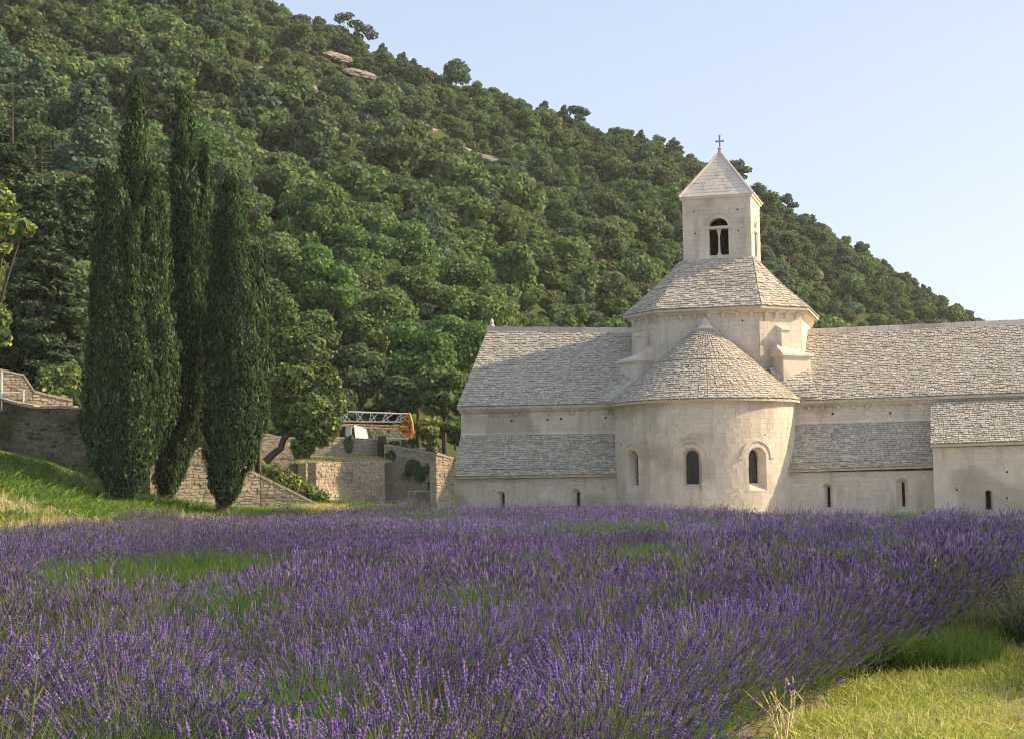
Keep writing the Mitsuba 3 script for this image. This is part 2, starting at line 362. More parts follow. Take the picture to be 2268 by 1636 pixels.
# ---- wings (transept arms) left and right of the apse
def wing(holder, x0, x1, ze0, ze1, zr0, zr1, open0, seed, zbase, holes, corbels):
    """ze: eave heights at x0 and x1; zr: ridge heights; the ridge lies 5.4 m behind the face."""
    yr, ov = 5.4, .32
    fmap = plane_map((0, 0, 0), RT, F)
    ztop = min(ze0, ze1) - .22
    mb = MB()
    wall = sbox(x0 + .12, zbase, x1, ztop).difference(unary_union(holes_poly(holes)))
    core(mb, wall, -.7, 0, fmap)
    bx(mb, x0 + .15, x0 + .75, .70, 11.0, -.3, ztop, xf=bw) if open0 else None
    if open0:   # gable end
        hexa(mb, [[x0 + .15, .05, ztop], [x0 + .6, .05, ztop], [x0 + .6, 10.7, ztop], [x0 + .15, 10.7, ztop], [x0 + .15, yr - .05, zr0 - .2], [x0 + .6, yr - .05, zr0 - .2], [x0 + .6, yr + .05, zr0 - .2], [x0 + .15, yr + .05, zr0 - .2]], xf=bw)
    put(holder, mb, 'stone')
    ashlar(holder, wall, (.20, .27), (.36, .7), fmap, parts=120, seed=seed)
    hole_boxes(holder, holes, fmap)
    e0, e1, r0, r1 = (x0, -ov, ze0), (x1, -ov, ze1), (x0, yr, zr0), (x1, yr, zr1)
    t = MB(); tiles(t, e0, e1, r0, r1, .17, (.12, .24), seed + 1, sag=.05)
    put(f'{holder}__roof_tiles', t, 'lauze', kind='stuff')
    b = MB(); under(b, e0, e1, r0, r1); under(b, r0, r1, (x0, 2 * yr + ov, ze0), (x1, 2 * yr + ov, ze1))
    put(f'{holder}__roof_bed', b, 'lauze')
    c = MB(); hexa(c, [[x0 + .1, -.12, ztop - .02], [x1, -.12, ztop - .02], [x1, .2, ztop - .02], [x0 + .1, .2, ztop - .02], [x0 + .02, -.29, ze0 - .10], [x1, -.29, ze1 - .10], [x1, .2, ze1 - .10], [x0 + .02, .2, ze0 - .10]], .35, xf=bw)
    put(f'{holder}__cornice', c, 'stone')
    r = np.random.default_rng(seed + 2)
    for cx in corbels:
        q = MB(); zc = ztop - .02
        hexa(q, [[cx - .06, -.10, zc - .20], [cx + .06, -.10, zc - .20], [cx + .06, .02, zc - .20], [cx - .06, .02, zc - .20], [cx - .08, -.24, zc], [cx + .08, -.24, zc], [cx + .08, .02, zc], [cx - .08, .02, zc]], r.uniform(.3, .8), xf=bw)
        put(f'{holder}__corbel', q, 'stone')
    x = x0
    while x < x1:
        w = r.uniform(.42, .62); xe = min(x + w, x1)
        za, zb = (zr0 + (zr1 - zr0) * (k - x0) / (x1 - x0) for k in (x, xe))
        q = MB(); d = r.uniform(-.012, .012)
        hexa(q, [[x + .008, yr - .22, za - .10], [xe - .008, yr - .22, zb - .10], [xe - .008, yr + .22, zb - .10], [x + .008, yr + .22, za - .10],
                 [x + .008, yr - .13, za + .17 + d], [xe - .008, yr - .13, zb + .17 + d], [xe - .008, yr + .13, zb + .17 + d], [x + .008, yr + .13, za + .17 + d]], r.uniform(.5, 1), xf=bw)
        put(f'{holder}__ridge_stone', q, 'stone')
        x = xe


WL, WR = f'{C}__transept', f'{C}__transept_001'
wing(WL, -12.72, -3.9, 5.74, 5.66, 10.22, 9.78, True, 21, -.3, [(-9.9, 4.98), (-8.0, 5.0), (-7.3, 5.02), (-5.0, 5.02)], [-10.9, -9.6, -9.2, -7.9, -6.7, -5.9, -4.9])
wing(WR, 3.9, 19.5, 5.53, 5.63, 9.36, 9.42, False, 31, -.3, [(6.2, 4.9), (8.9, 4.85)], [5.1, 5.75, 6.5, 7.2, 7.85, 8.6, 9.3, 10.0])
mb = MB(); lathe(mb, [(.17, 0), (.17, .12), (.10, .2), (.12, .32), (.07, .46), (0, .55)], (-12.5, 5.4, 10.3), 10, .8, xf=bw)
put(f'{WL}__pinnacle', mb, 'stone')


# ---- chapels under steep lean-to roofs
def chapel(holder, x0, x1, zt0, zt1, ze0, ze1, wx, seed, ring_edge):
    fmap = plane_map((0, -1.3, 0), RT, F)
    ztop = min(ze0, ze1) - .10
    op = [arch(x, .35, w, 1.12 + dz) for x, dz, w in wx]
    wall = sbox(x0 + .05, -.3, x1, ztop).difference(unary_union(op))
    mb = MB(); core(mb, wall, -.5, 0, fmap)
    bx(mb, x0 + .05, x0 + .5, -.79, -.01, -.3, ztop, xf=bw)
    hexa(mb, [[x0 + .05, -1.28, ztop], [x0 + .5, -1.28, ztop], [x0 + .5, -.02, ztop], [x0 + .05, -.02, ztop], [x0 + .05, -.1, zt0 - .15], [x0 + .5, -.1, zt0 - .15], [x0 + .5, -.02, zt0 - .15], [x0 + .05, -.02, zt0 - .15]], xf=bw)
    put(holder, mb, 'stone')
    ashlar(holder, wall, (.17, .24), (.3, .62), fmap, parts=150, seed=seed, joint=.013, rag=.010)
    for x, dz, w in wx:
        splay(holder, x, .35, w, 1.12 + dz, x + .04, .45, .13, 1.14 + dz, .32, fmap, dark='dark_void')
        hood(holder, x, 1.14 + dz, w * .5 + .20, w * .5 + .29, .06, fmap, foot=.08)
    e0, e1, t0, t1 = (x0, -1.56, ze0), (x1, -1.56, ze1), (x0, -.03, zt0), (x1, -.03, zt1)
    t = MB()
    k0, k1 = (x0, -1.22, ze0 + .33), (x1, -1.22, ze1 + .33)
    tiles(t, e0, e1, k0, k1, .12, (.18, .36), seed + 1, thick=.04)
    tiles(t, k0, k1, t0, t1, .115, (.17, .34), seed + 2, thick=.034)
    put(f'{holder}__roof_tiles', t, 'lauze', kind='stuff')
    b = MB(); under(b, e0, e1, k0, k1, .09); under(b, k0, k1, t0, t1, .1)
    put(f'{holder}__roof_bed', b, 'lauze')
    c = MB(); hexa(c, [[x0, -.10, zt0 - .03], [x1, -.10, zt1 - .03], [x1, .0, zt1 - .03], [x0, .0, zt0 - .03], [x0, -.05, zt0 + .10], [x1, -.05, zt1 + .10], [x1, .0, zt1 + .10], [x0, .0, zt0 + .10]], .8, xf=bw)
    put(f'{holder}__string_course', c, 'stone')


chapel(f'{C}__chapel', -12.60, -4.05, 4.33, 4.22, 2.16, 2.16, [(-10.15, .10, .44), (-6.28, .12, .5)], 41, -1)
chapel(f'{C}__chapel_001', 4.02, 10.90, 4.45, 4.47, 2.20, 2.30, [(5.95, .22, .48), (9.40, .36, .56)], 51, 1)

# ---- lower block at the right end
AN = f'{C}__annex'
fmap = plane_map((0, -2.75, 0), RT, F)
op = [arch(13.25, .2, .36, .98)]
ah = [(14.05, .78), (14.1, 1.95), (11.9, 1.2)]
wall = sbox(10.88, -.3, 19.5, 3.12).difference(unary_union(op + holes_poly(ah, .08)))
mb = MB(); core(mb, wall, -.6, 0, fmap); bx(mb, 10.88, 11.4, -2.15, -.05, -.3, 3.12, xf=bw)
hexa(mb, [[10.90, -2.74, 3.12], [11.4, -2.74, 3.12], [11.4, -.05, 3.12], [10.90, -.05, 3.12], [10.90, -.4, 4.95], [11.4, -.4, 4.95], [11.4, -.05, 4.95], [10.90, -.05, 4.95]], xf=bw)
put(AN, mb, 'stone')
ashlar(AN, wall, (.22, .30), (.4, .75), fmap, parts=200, seed=61, joint=.006, rag=.003)
hole_boxes(AN, ah, fmap, size=.08)
splay(AN, 13.25, .2, .36, .98, 13.25, .3, .2, 1.0, .25, fmap, dark='dark_void')
t = MB(); tiles(t, (10.80, -3.02, 3.25), (19.5, -3.02, 3.35), (10.80, -.34, 5.26), (19.5, -.34, 5.36), .165, (.12, .24), 62, sag=.02)
put(f'{AN}__roof_tiles', t, 'lauze', kind='stuff')
b = MB(); under(b, (10.80, -3.02, 3.25), (19.5, -3.02, 3.35), (10.80, -.30, 5.26), (19.5, -.30, 5.36))
put(f'{AN}__roof_bed', b, 'lauze')

# ---- drum over the crossing
DR = f'{C}__drum'
DX0, DX1, DY0, CANT, SIDE = -2.19, 2.73, .40, 1.84, 4.92
def octagon(g=0.0):
    """Corner points of the drum, moved out by g, starting at the front left and going right."""
    k = g * math.tan(PI / 8)
    a, b, c = DX0 - k, DX1 + k, DY0 - g
    L, Rr, y1, y2, yb = DX0 - CANT - g, DX1 + CANT + g, DY0 + CANT - k, DY0 + CANT + SIDE + k, DY0 + 2 * CANT + SIDE + g
    return np.array([(a, c), (b, c), (Rr, y1), (Rr, y2), (b, yb), (a, yb), (L, y2), (L, y1)])
o = octagon(0)
mb = MB()
m = trimesh.creation.extrude_polygon(Polygon(octagon(-.001)), 5.2, engine='earcut'); m.apply_translation([0, 0, 4.9]); tri(mb, m, .3, xf=bw)
put(DR, mb, 'stone')
dholes = {0: [(2.25, 9.62), (4.1, 9.62)], 1: [(.28, 9.62)]}
for k in (7, 0, 1, 2):
    p, q = o[k], o[(k + 1) % 8]
    L = np.linalg.norm(q - p); s = (q - p) / L; nn = np.array([s[1], -s[0]])
    fm = plane_map((*p, 0), (*s, 0), (*nn, 0))
    hp = dholes.get(k, [])
    ashlar(DR, sbox(0, 6.0, L, 9.98).difference(unary_union(holes_poly(hp, .09))), (.22, .30), (.4, .75), fm, parts=100, seed=70 + k, joint=.006, rag=.003)
    for x, z in hp:
        mm = MB(); bx(mm, x - .045, x + .045, z - .045, z + .045, -.02, .012, 0, xf=lambda v: bw(fm(v))); put(f'{DR}__putlog_hole', mm, 'dark_void')
    nc = {0: 7, 1: 4, 2: 8, 7: 4}[k]
    for i in range(nc):
        cx = (i + .5) / nc * L
        mm = MB(); hexa(mm, [[cx - .06, 9.74, 0], [cx + .06, 9.74, 0], [cx + .06, 9.74, .10], [cx - .06, 9.74, .10], [cx - .08, 10.02, 0], [cx + .08, 10.02, 0], [cx + .08, 10.02, .24], [cx - .08, 10.02, .24]], R.uniform(.3, .8), xf=lambda v: bw(fm(v)))
        put(f'{DR}__corbel', mm, 'stone')
mb = MB()
a, b = octagon(.10), octagon(.30)
for k in range(8):
    j = (k + 1) % 8
    hexa(mb, [[*a[k], 9.99], [*a[j], 9.99], [*o[j], 9.99], [*o[k], 9.99], [*b[k], 10.22], [*b[j], 10.22], [*o[j], 10.22], [*o[k], 10.22]], .45, xf=bw)
put(f'{DR}__cornice', mb, 'stone')
TX0, TX1, TY0, TY1, TZ0, TZ1 = -1.36, 2.08, 3.0, 6.44, 13.05, 16.16
e8 = octagon(.42)
tw = np.array([(TX0 - .05, TY0 - .05), (TX1 + .05, TY0 - .05), (TX1 + .05, TY0 - .05), (TX1 + .05, TY1 + .05), (TX1 + .05, TY1 + .05), (TX0 - .05, TY1 + .05), (TX0 - .05, TY1 + .05), (TX0 - .05, TY0 - .05)])
keep, bed = [], MB()
for k in range(8):
    j = (k + 1) % 8
    e0, e1, t0, t1 = (*e8[k], 10.27), (*e8[j], 10.27), (*tw[k], 13.12), (*tw[j], 13.12)
    e0, e1, t0, t1 = map(np.array, (e0, e1, t0, t1))
    mid0, mid1 = (e0 * .5 + t0 * .5) + [0, 0, -.13], (e1 * .5 + t1 * .5) + [0, 0, -.13]
    tiles(None, e0, e1, mid0, mid1, .19, (.18, .31), 80 + k, keep=keep, thick=.05)
    if k % 2 == 0 or np.linalg.norm(t1 - t0) > .1: tiles(None, mid0, mid1, t0, t1, .19, (.17, .29), 90 + k, keep=keep, thick=.05)
    else: tiles(None, mid0, mid1, t0 * .97 + mid0 * .03, t1 * .97 + mid1 * .03, .19, (.17, .29), 90 + k, keep=keep, thick=.05)
    under(bed, e0, e1, mid0, mid1); under(bed, mid0, mid1, t0, t1)
put(f'{DR}__roof_bed', bed, 'lauze')
keep.sort(key=lambda x: x[1][1] - .16 * x[1][0])
rest = MB()
for i, (m, c) in enumerate(keep):
    if i < 290: put(f'{DR}__roof_tile', m, 'lauze')
    else:
        v, f, t = m.arrays(); rest.add(v, f, t[:, 0], 0)
put(f'{DR}__small_roof_tiles', rest, 'lauze', kind='stuff')
# corner buttresses on their stepped bases
for k, sgn in ((1, 1), (7, -1)):
    p, q = o[k], o[(k + 1) % 8]
    L = np.linalg.norm(q - p); s = (q - p) / L; nn = np.array([s[1], -s[0]])
    fm = plane_map((*(p + s * L / 2), 0), (*s, 0), (*nn, 0)); xf = lambda v: bw(fm(v))
    mb = MB()
    bx(mb, -.27, .27, 7.9, 9.10, 0, .42, .5, xf=xf)
    hexa(mb, [[-.31, 9.10, 0], [.31, 9.10, 0], [.31, 9.10, .50], [-.31, 9.10, .50], [-.31, 9.42, 0], [.31, 9.42, 0], [.31, 9.18, .50], [-.31, 9.18, .50]], .8, xf=xf)
    put(f'{DR}__buttress', mb, 'stone')
    a0, a1 = (-.62, 1.10) if sgn > 0 else (-1.10, .62)
    mb = MB()
    bx(mb, a0, a1, 4.9, 7.72, 0, .95, .5, xf=xf)
    bx(mb, a0 - .06, a1 + .05, 7.72, 7.80, 0, 1.02, .7, xf=xf)
    hexa(mb, [[a0 - .14, 7.80, 0], [a1 + .10, 7.80, 0], [a1 + .10, 7.80, 1.10], [a0 - .14, 7.80, 1.10], [a0 - .14, 7.90, 0], [a1 + .10, 7.90, 0], [a1 + .10, 7.90, 1.10], [a0 - .14, 7.90, 1.10]], .9, xf=xf)
    c = -.25 * sgn
    hexa(mb, [[a0 - .12, 7.90, 0], [a1 + .08, 7.90, 0], [a1 + .08, 7.90, 1.06], [a0 - .12, 7.90, 1.06], [c - .5, 8.25, 0], [c + .5, 8.25, 0], [c + .34, 8.25, .46], [c - .34, 8.25, .46]], .85, xf=xf)
    hexa(mb, [[c - .5, 8.25, 0], [c + .5, 8.25, 0], [c + .34, 8.25, .46], [c - .34, 8.25, .46], [c - .09, 8.62, 0], [c + .09, 8.62, 0], [c + .06, 8.62, .08], [c - .06, 8.62, .08]], .9, xf=xf)
    put(f'{DR}__buttress_base', mb, 'stone')

for k, (c00, c10, c01, c11) in enumerate((((3.9, -.30, 5.62), (5.6, -.25, 5.70), (3.15, .55, 7.25), (4.95, 1.5, 7.25)), ((-5.2, -.28, 5.78), (-3.6, -.3, 5.75), (-4.75, 1.5, 7.3), (-2.75, .55, 7.25)))):
    mb = MB(); tiles(mb, c00, c10, c01, c11, .18, (.17, .36), 140 + k); put(f'{DR}__saddle_tiles', mb, 'lauze', kind='stuff')
    mb = MB(); under(mb, c00, c10, c01, c11); put(f'{DR}__saddle_bed', mb, 'lauze')
# ---- bell tower
BT = f'{C}__bell_tower'
cx, cy, hw = (TX0 + TX1) / 2, (TY0 + TY1) / 2, (TX1 - TX0) / 2
mb = MB()
faces = []
for k, (nx, ny) in enumerate(((0, -1), (1, 0), (0, 1), (-1, 0))):
    s = np.array([-ny, nx, 0.0]); n = np.array([nx, ny, 0.0])
    fm = plane_map(np.array([cx, cy, 0]) + n * hw, s, n); faces.append(fm)
    win = unary_union([arch(.08, 13.28, 1.02, 14.72)])
    hp = [(-1.18, 15.62), (1.10, 15.60), (-1.12, 14.48), (1.10, 14.50)]
    wall = sbox(-hw + (.03 if k % 2 else 0), 12.6, hw - (.03 if k % 2 else 0), TZ1).difference(win)
    core(mb, wall, -.45 if k % 2 == 0 else -.44, 0, fm)
    shallow = sbox(-hw - (.03 if k % 2 == 0 else 0), 13.05, hw + (.03 if k % 2 == 0 else 0), TZ1).difference(unary_union([arch(.08, 13.14, 1.36, 14.78)]))
    if k < 2:
        ashlar(BT, shallow.difference(unary_union(holes_poly(hp, .08))), (.21, .29), (.35, .7), fm, parts=110, seed=110 + k, joint=.006, rag=.003, proud=.05)
        for x, z in hp:
            mm = MB(); bx(mm, x - .04, x + .04, z - .04, z + .04, -.02, .02, 0, xf=lambda v: bw(fm(v))); put(f'{BT}__putlog_hole', mm, 'dark_void')
    else:
        core(mb, shallow, 0, .05, fm)
    w = MB()   # tracery: outer arch order, lintel, sill
    ringp = arch(.08, 13.28, 1.34, 14.74).difference(arch(.08, 13.30, 1.02, 14.72))
    slab(w, ringp, -.2, -.0 + .012, fm, .6)
    slab(w, sbox(-.62, 14.66, .78, 14.80), -.3, .075, fm, .75)
    slab(w, sbox(-.66, 13.10, .82, 13.28), -.3, .085, fm, .9)
    put(f'{BT}__window_surround', w, 'stone')
    col = MB()
    lathe(col, [(.0, 13.28), (.14, 13.28), (.14, 13.34), (.09, 13.42), (.055, 13.52), (.05, 14.30), (.07, 14.40), (.11, 14.56), (.14, 14.66), (0, 14.66)], (0, 0, 0), 12, .7,
          xf=lambda v: bw(fm(np.stack([v[:, 0] + .08, v[:, 2], v[:, 1] - .15], 1))))
    put(f'{BT}__colonnette', col, 'stone')
put(BT, mb, 'stone')
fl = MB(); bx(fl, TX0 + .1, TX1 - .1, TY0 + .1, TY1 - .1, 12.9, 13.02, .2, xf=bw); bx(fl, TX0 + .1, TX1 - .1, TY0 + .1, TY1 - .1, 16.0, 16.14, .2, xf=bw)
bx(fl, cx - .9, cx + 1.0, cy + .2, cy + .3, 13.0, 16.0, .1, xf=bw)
put(f'{BT}__dark_lining', fl, 'dark_void')  # near-black floor, ceiling and added board: inner shade of the belfry as colour
mb = MB(); g = hw
bx(mb, cx - g - .07, cx + g + .07, cy - g - .07, cy + g + .07, TZ1 - .02, TZ1 + .10, .5, xf=bw)
bx(mb, cx - g - .15, cx + g + .15, cy - g - .15, cy + g + .15, TZ1 + .10, TZ1 + .24, .6, xf=bw)
put(f'{BT}__cornice', mb, 'stone')
# pyramid of stone slabs in courses
zb, za, g0 = TZ1 + .22, 18.95, hw + .13
nc = 13
r = np.random.default_rng(130)
inner = MB(); hexa(inner, [[cx - g0 + .12, cy - g0 + .12, zb], [cx + g0 - .12, cy - g0 + .12, zb], [cx + g0 - .12, cy + g0 - .12, zb], [cx - g0 + .12, cy + g0 - .12, zb],
                           [cx - .05, cy - .05, za - .1], [cx + .05, cy - .05, za - .1], [cx + .05, cy + .05, za - .1], [cx - .05, cy + .05, za - .1]], .3, xf=bw)
put(f'{BT}__roof_bed', inner, 'stone')
for k, (nx, ny) in enumerate(((0, -1), (1, 0), (0, 1), (-1, 0))):
    s = np.array([-ny, nx, 0.0]); n = np.array([nx, ny, 0.0]); ctr = np.array([cx, cy, 0])
    for c in range(nc):
        t0, t1 = c / nc, (c + 1) / nc
        prof = lambda t: g0 * (1 - t) ** 1.04 + .06
        w0, w1 = prof(t0), prof(t1); z0, z1 = zb + (za - zb) * t0, zb + (za - zb) * t1
        cuts = np.sort(np.r_[-1, r.uniform(-.8, .8, max(0, int(w0 * 2 / .7))), 1])
        for a, b in zip(cuts[:-1], cuts[1:]):
            if b - a < .02: continue
            j0, j1 = .004 / w0, .004 / max(w1, .05)
            d = r.uniform(-.006, .008)
            m = MB()
            P = lambda u, w, off, z: ctr + s * u * w + n * (w + off) + [0, 0, z]
            hexa(m, [P(a + j0, w0, .02 + d, z0 + .004), P(b - j0, w0, .02 + d, z0 + .004), P(b - j0, w0 - .25, 0, z0 + .004), P(a + j0, w0 - .25, 0, z0 + .004),
                     P(a + j1, w1, .008 + d, z1), P(b - j1, w1, .008 + d, z1), P(b - j1, max(w1 - .2, 0), 0, z1), P(a + j1, max(w1 - .2, 0), 0, z1)], r.uniform(.5, 1), xf=bw)
            put(f'{BT}__roof_slab', m, 'stone')
mb = MB()
for sx, sy in ((-1, -1), (1, -1), (1, 1), (-1, 1)):
    q0, q1 = np.array([cx + sx * (g0 + .05), cy + sy * (g0 + .05), zb + .02]), np.array([cx + sx * .08, cy + sy * .08, za - .05])
    tube(mb, bw(np.array([q0, q1])), [.085, .06], 6, .9)
put(f'{BT}__hip_roll', mb, 'stone')
mb = MB(); lathe(mb, [(.22, 18.55), (.18, 18.8), (.12, 19.0), (.09, 19.12), (.13, 19.17), (.07, 19.25), (0, 19.3)], (cx, cy, 0), 12, .8, xf=bw)
put(f'{BT}__finial', mb, 'stone')
mb = MB()
bx(mb, cx - .036, cx + .036, cy - .036, cy + .036, 19.2, 19.84, .7, xf=bw); bx(mb, cx - .18, cx + .18, cy - .035, cy + .035, 19.54, 19.61, .7, xf=bw)
for q in ((-.18, 19.575), (.18, 19.575), (0, 19.84)):
    bx(mb, cx + q[0] - .048, cx + q[0] + .048, cy - .04, cy + .04, q[1] - .048, q[1] + .048, .7, xf=bw)
put(f'{BT}__cross', mb, 'iron')
# ------------------------------------------------------------------ ground, terrace, hillside
EDGE = np.array([(-60, 43), (-16, 43), (-13.9, 47), (-13.0, 56), (-10.9, 59.5), (-7.2, 63), (-2.9, 70), (4.5, 71), (7.2, 58), (8.9, 50), (12.9, 42.5), (20, 40), (60, 38)], float)
def edge_y(x): return np.interp(x, EDGE[:, 0], EDGE[:, 1])
def sstep(a, b, x):
    t = np.clip((x - a) / (b - a), 0, 1); return t * t * (3 - 2 * t)
def ground_z(x, y):
    x, y = np.asarray(x, float), np.asarray(y, float)
    zb = np.interp(x, [-45, -21.5, -19, -16, -13, -8, -4, 0], [4.6, 3.5, 2.9, 1.6, 1.0, .85, .45, 0])
    e = edge_y(x)
    z = zb * np.clip((y - e + 3) / (67.5 - e + 3), 0, 1) ** .9 * sstep(-2, 3, 75 - e)
    z = np.where(e > 69, zb * sstep(e - 3, e + 11, y), z)
    return z + .05 * (meshkit.noise(np.stack([x * .6, y * .6, x * 0], -1)) - .5)
def grid(xs, ys, fz):
    X, Y = np.meshgrid(xs, ys)
    v = np.stack([X, Y, fz(X, Y)], -1).reshape(-1, 3)
    n = len(xs); i, j = np.meshgrid(np.arange(len(ys) - 1), np.arange(n - 1), indexing='ij')
    a = (i * n + j).ravel()
    return v, np.stack([a, a + 1, a + n + 1, a + n], 1)
gv, gf = grid(np.r_[-3000, -800, -200, np.arange(-60, 60.1, .8), 200, 800, 3000], np.r_[-60, -10, np.arange(0, 100.1, .8), 130, 300, 1000, 4000], ground_z)
gf = np.vstack([gf[:, [0, 1, 2]], gf[:, [0, 2, 3]]])
scene['ground'] = mikit.ply((gv, gf), 'soil', smooth=True); tag('ground', 'earth and dry grass under the lavender field with a grassy bank on its left', kind='structure')

# skyline of the bare hill, as azimuth (east/north) against slope (up/north), and where its foot and crest lie
def azel(px, py): p = at(px, py, 1.0) - CAM; return p[0], p[2]
SKY = [(-700, -470), (-300, -340), (0, -200), (200, -110), (400, -30), (630, 52), (740, 100), (830, 135), (930, 178), (1000, 222), (1100, 238), (1250, 285), (1440, 352), (1560, 388), (1650, 445), (1800, 508), (1950, 606), (2080, 682), (2160, 732), (2268, 790), (2500, 900)]
SA, SE = np.array([azel(*q) for q in SKY]).T
FOOT = np.array([azel(q, 1083)[0] for q in (-700, 0, 500, 585, 850, 885, 960, 1010, 1300, 1600, 1900, 2268, 2500)])
FD = np.array([72, 72, 76, 88.5, 89.5, 90, 92, 94, 112, 135, 165, 205, 230], float)
FZ = np.array([5, 4.8, 4.4, 4.3, 4.3, 3.6, 3.2, 3.2, 3, 3, 3, 3, 3], float)
def crest_d(a): return 235 + 60 * np.interp(a, [-.35, .33], [0, 1.9])
def hill_z(a, y):
    d0, z0 = np.interp(a, FOOT, FD), np.interp(a, FOOT, FZ)
    d1 = crest_d(a); z1 = 1.5 + np.interp(a, SA, SE) * d1
    t = (y - d0 - 9) / (d1 - d0 - 9)
    z = z0 + (z1 - z0) * np.where(t < 1, np.clip(t, 0, 1) ** 1.08, 1) - np.maximum(y - d1, 0) * .10
    x = a * y
    nz = (meshkit.fbm(np.stack([x * .035, y * .035, x * 0], -1), 3) - .5) * 9 + (meshkit.fbm(np.stack([x * .13, y * .13, x * 0 + 3], -1), 2) - .5) * 2.4
    return z + nz * sstep(.05, .3, t) * (1 - .75 * sstep(.75, 1.0, t))
ha = np.linspace(-.60, .48, 190); ht = np.linspace(0, 1, 120)
A_, T_ = np.meshgrid(ha, ht)
D0_ = np.interp(A_, FOOT, FD)
Y_ = D0_ + (560 - D0_) * T_ ** 1.3
hv = np.stack([A_ * Y_, Y_, hill_z(A_, Y_)], -1)
hv[-1, :, 2] = -5
hv[0, :, 2] -= 4; hv[1, :, :2] = hv[0, :, :2]
hv = hv.reshape(-1, 3)
i, j = np.meshgrid(np.arange(len(ht) - 1), np.arange(len(ha) - 1), indexing='ij'); a = (i * len(ha) + j).ravel()
hf = np.stack([a, a + 1, a + len(ha) + 1, a + len(ha)], 1); hf = np.vstack([hf[:, [0, 1, 2]], hf[:, [0, 2, 3]]])
scene['hillside'] = mikit.ply((hv, hf), 'hill_soil', smooth=True); tag('hillside', 'steep wooded hillside behind the abbey', kind='structure')
# ------------------------------------------------------------------ trees
def quads(mb, c, n, up, w, h, tone, kind, r, far=False):
    """One leaf-sized quad per row: centre, normal, a hint for its long axis, half width and half height."""
    n = n / (np.linalg.norm(n, axis=1, keepdims=True) + 1e-9)
    a = np.cross(n, up); a /= np.linalg.norm(a, axis=1, keepdims=True) + 1e-9
    b = np.cross(a, n)
    w, h = np.broadcast_to(w, len(c))[:, None], np.broadcast_to(h, len(c))[:, None]
    if far:
        v = np.stack([c - b * h, c + a * w, c + b * h, c - a * w], 1); k = np.arange(len(c))[:, None] * 4
        mb.add(v.reshape(-1, 3), np.vstack([k + [0, 1, 2], k + [0, 2, 3]]), np.repeat(np.broadcast_to(tone, len(c)), 4), np.repeat(np.broadcast_to(kind, len(c)), 4)); return
    v = np.stack([c - a * w * .6 - b * h, c + a * w * .6 - b * h, c + a * w + b * h * .3, c + b * h, c - a * w + b * h * .3], 1)
    k = np.arange(len(c))[:, None] * 5
    f = np.vstack([k + [0, 1, 2], k + [0, 2, 4], k + [4, 2, 3]])
    mb.add(v.reshape(-1, 3), f, np.repeat(np.broadcast_to(tone, len(c)), 5), np.repeat(np.broadcast_to(kind, len(c)), 5))


ICO1, ICO2 = trimesh.creation.icosphere(1), trimesh.creation.icosphere(2)
def crown(mb, lobes, n, size, kind, r, spread=.5, tone=(.25, .75), core=.70, flat=1.0, shell=.30, kinds=None, far=False):
    """Leaves through the outer shell of a set of ellipsoid lobes (centre xyz, radii xyz)."""
    lobes = np.asarray(lobes, float)
    area = (lobes[:, 3] * lobes[:, 4] + lobes[:, 4] * lobes[:, 5] + lobes[:, 3] * lobes[:, 5])
    for li, q in enumerate(lobes):
        k = max(8, int(n * area[li] / area.sum()))
        d = r.normal(size=(k, 3)); d /= np.linalg.norm(d, axis=1, keepdims=True)
        bump = .72 + .56 * meshkit.noise(d * 2.6 + li * 7.3 + 3)
        rad = (1 - shell * r.random(k) ** 1.4) * bump
        c = q[:3] + d * q[3:] * rad[:, None]
        inside = np.zeros(k, bool)
        for lj, p in enumerate(lobes):
            if lj != li: inside |= (((c - p[:3]) / (p[3:] * .74)) ** 2).sum(1) < 1
        c, d = c[~inside], d[~inside]; k = len(c)
        if not k: continue
        nn = d / q[3:] * q[3:].mean(); nn /= np.linalg.norm(nn, axis=1, keepdims=True)
        nn = nn * flat + r.normal(size=(k, 3)) * spread + [0, 0, .25]
        t = r.uniform(*tone, k) + (r.random() - .5) * .16
        kk = kind if kinds is None else r.choice(kinds, k)
        s = size * r.uniform(.65, 1.35, k)
        quads(mb, c, nn, r.normal(size=(k, 3)), s * (.62 if far else .5), s * (.7 if far else .62), np.clip(t, 0, 1), kk, r, far)
        if core:
            m = ICO1; v = m.vertices * (.82 + .35 * meshkit.noise(m.vertices * 2.6 + li * 7.3 + 3))[:, None]
            mb.add(q[:3] + v * q[3:] * core, m.faces, .35, kind)


def blob_lobes(r, w, h, n, z0=0.0):
    """Lobes that fill a rounded crown of width w and height h standing at z0."""
    out = [(0, 0, z0 + h * .5, w * .30, w * .30, h * .36)]
    for k in range(n):
        a, e = r.uniform(0, 2 * PI), r.uniform(-.55, 1.0)
        rr = math.sqrt(max(0, 1 - e * e * .8))
        s = r.uniform(.17, .27) * w
        out.append((math.cos(a) * rr * w * .31, math.sin(a) * rr * w * .31, z0 + h * (.5 + .34 * e), s, s, s * r.uniform(.62, .85)))
    return out


def limbs(mb, base, lobes, r, r0, tone=.5):
    """A tapered trunk and limbs that run into the lobes."""
    base = np.asarray(base, float); lobes = np.asarray(lobes)
    top = lobes[:, :3].mean(0); fork = base + (top - base) * .55 + r.normal(size=3) * r0 * .8
    tube(mb, [base, base + (fork - base) * .45 + r.normal(size=3) * r0 * .5, fork], [r0 * 1.25, r0, r0 * .75], 7, tone)
    for q in lobes[: 9]:
        m = fork + (q[:3] - fork) * .5 + [0, 0, -.1 * q[3]] + r.normal(size=3) * .15 * q[3]
        tube(mb, [fork, m, q[:3]], [r0 * .55, r0 * .34, r0 * .12], 5, tone)


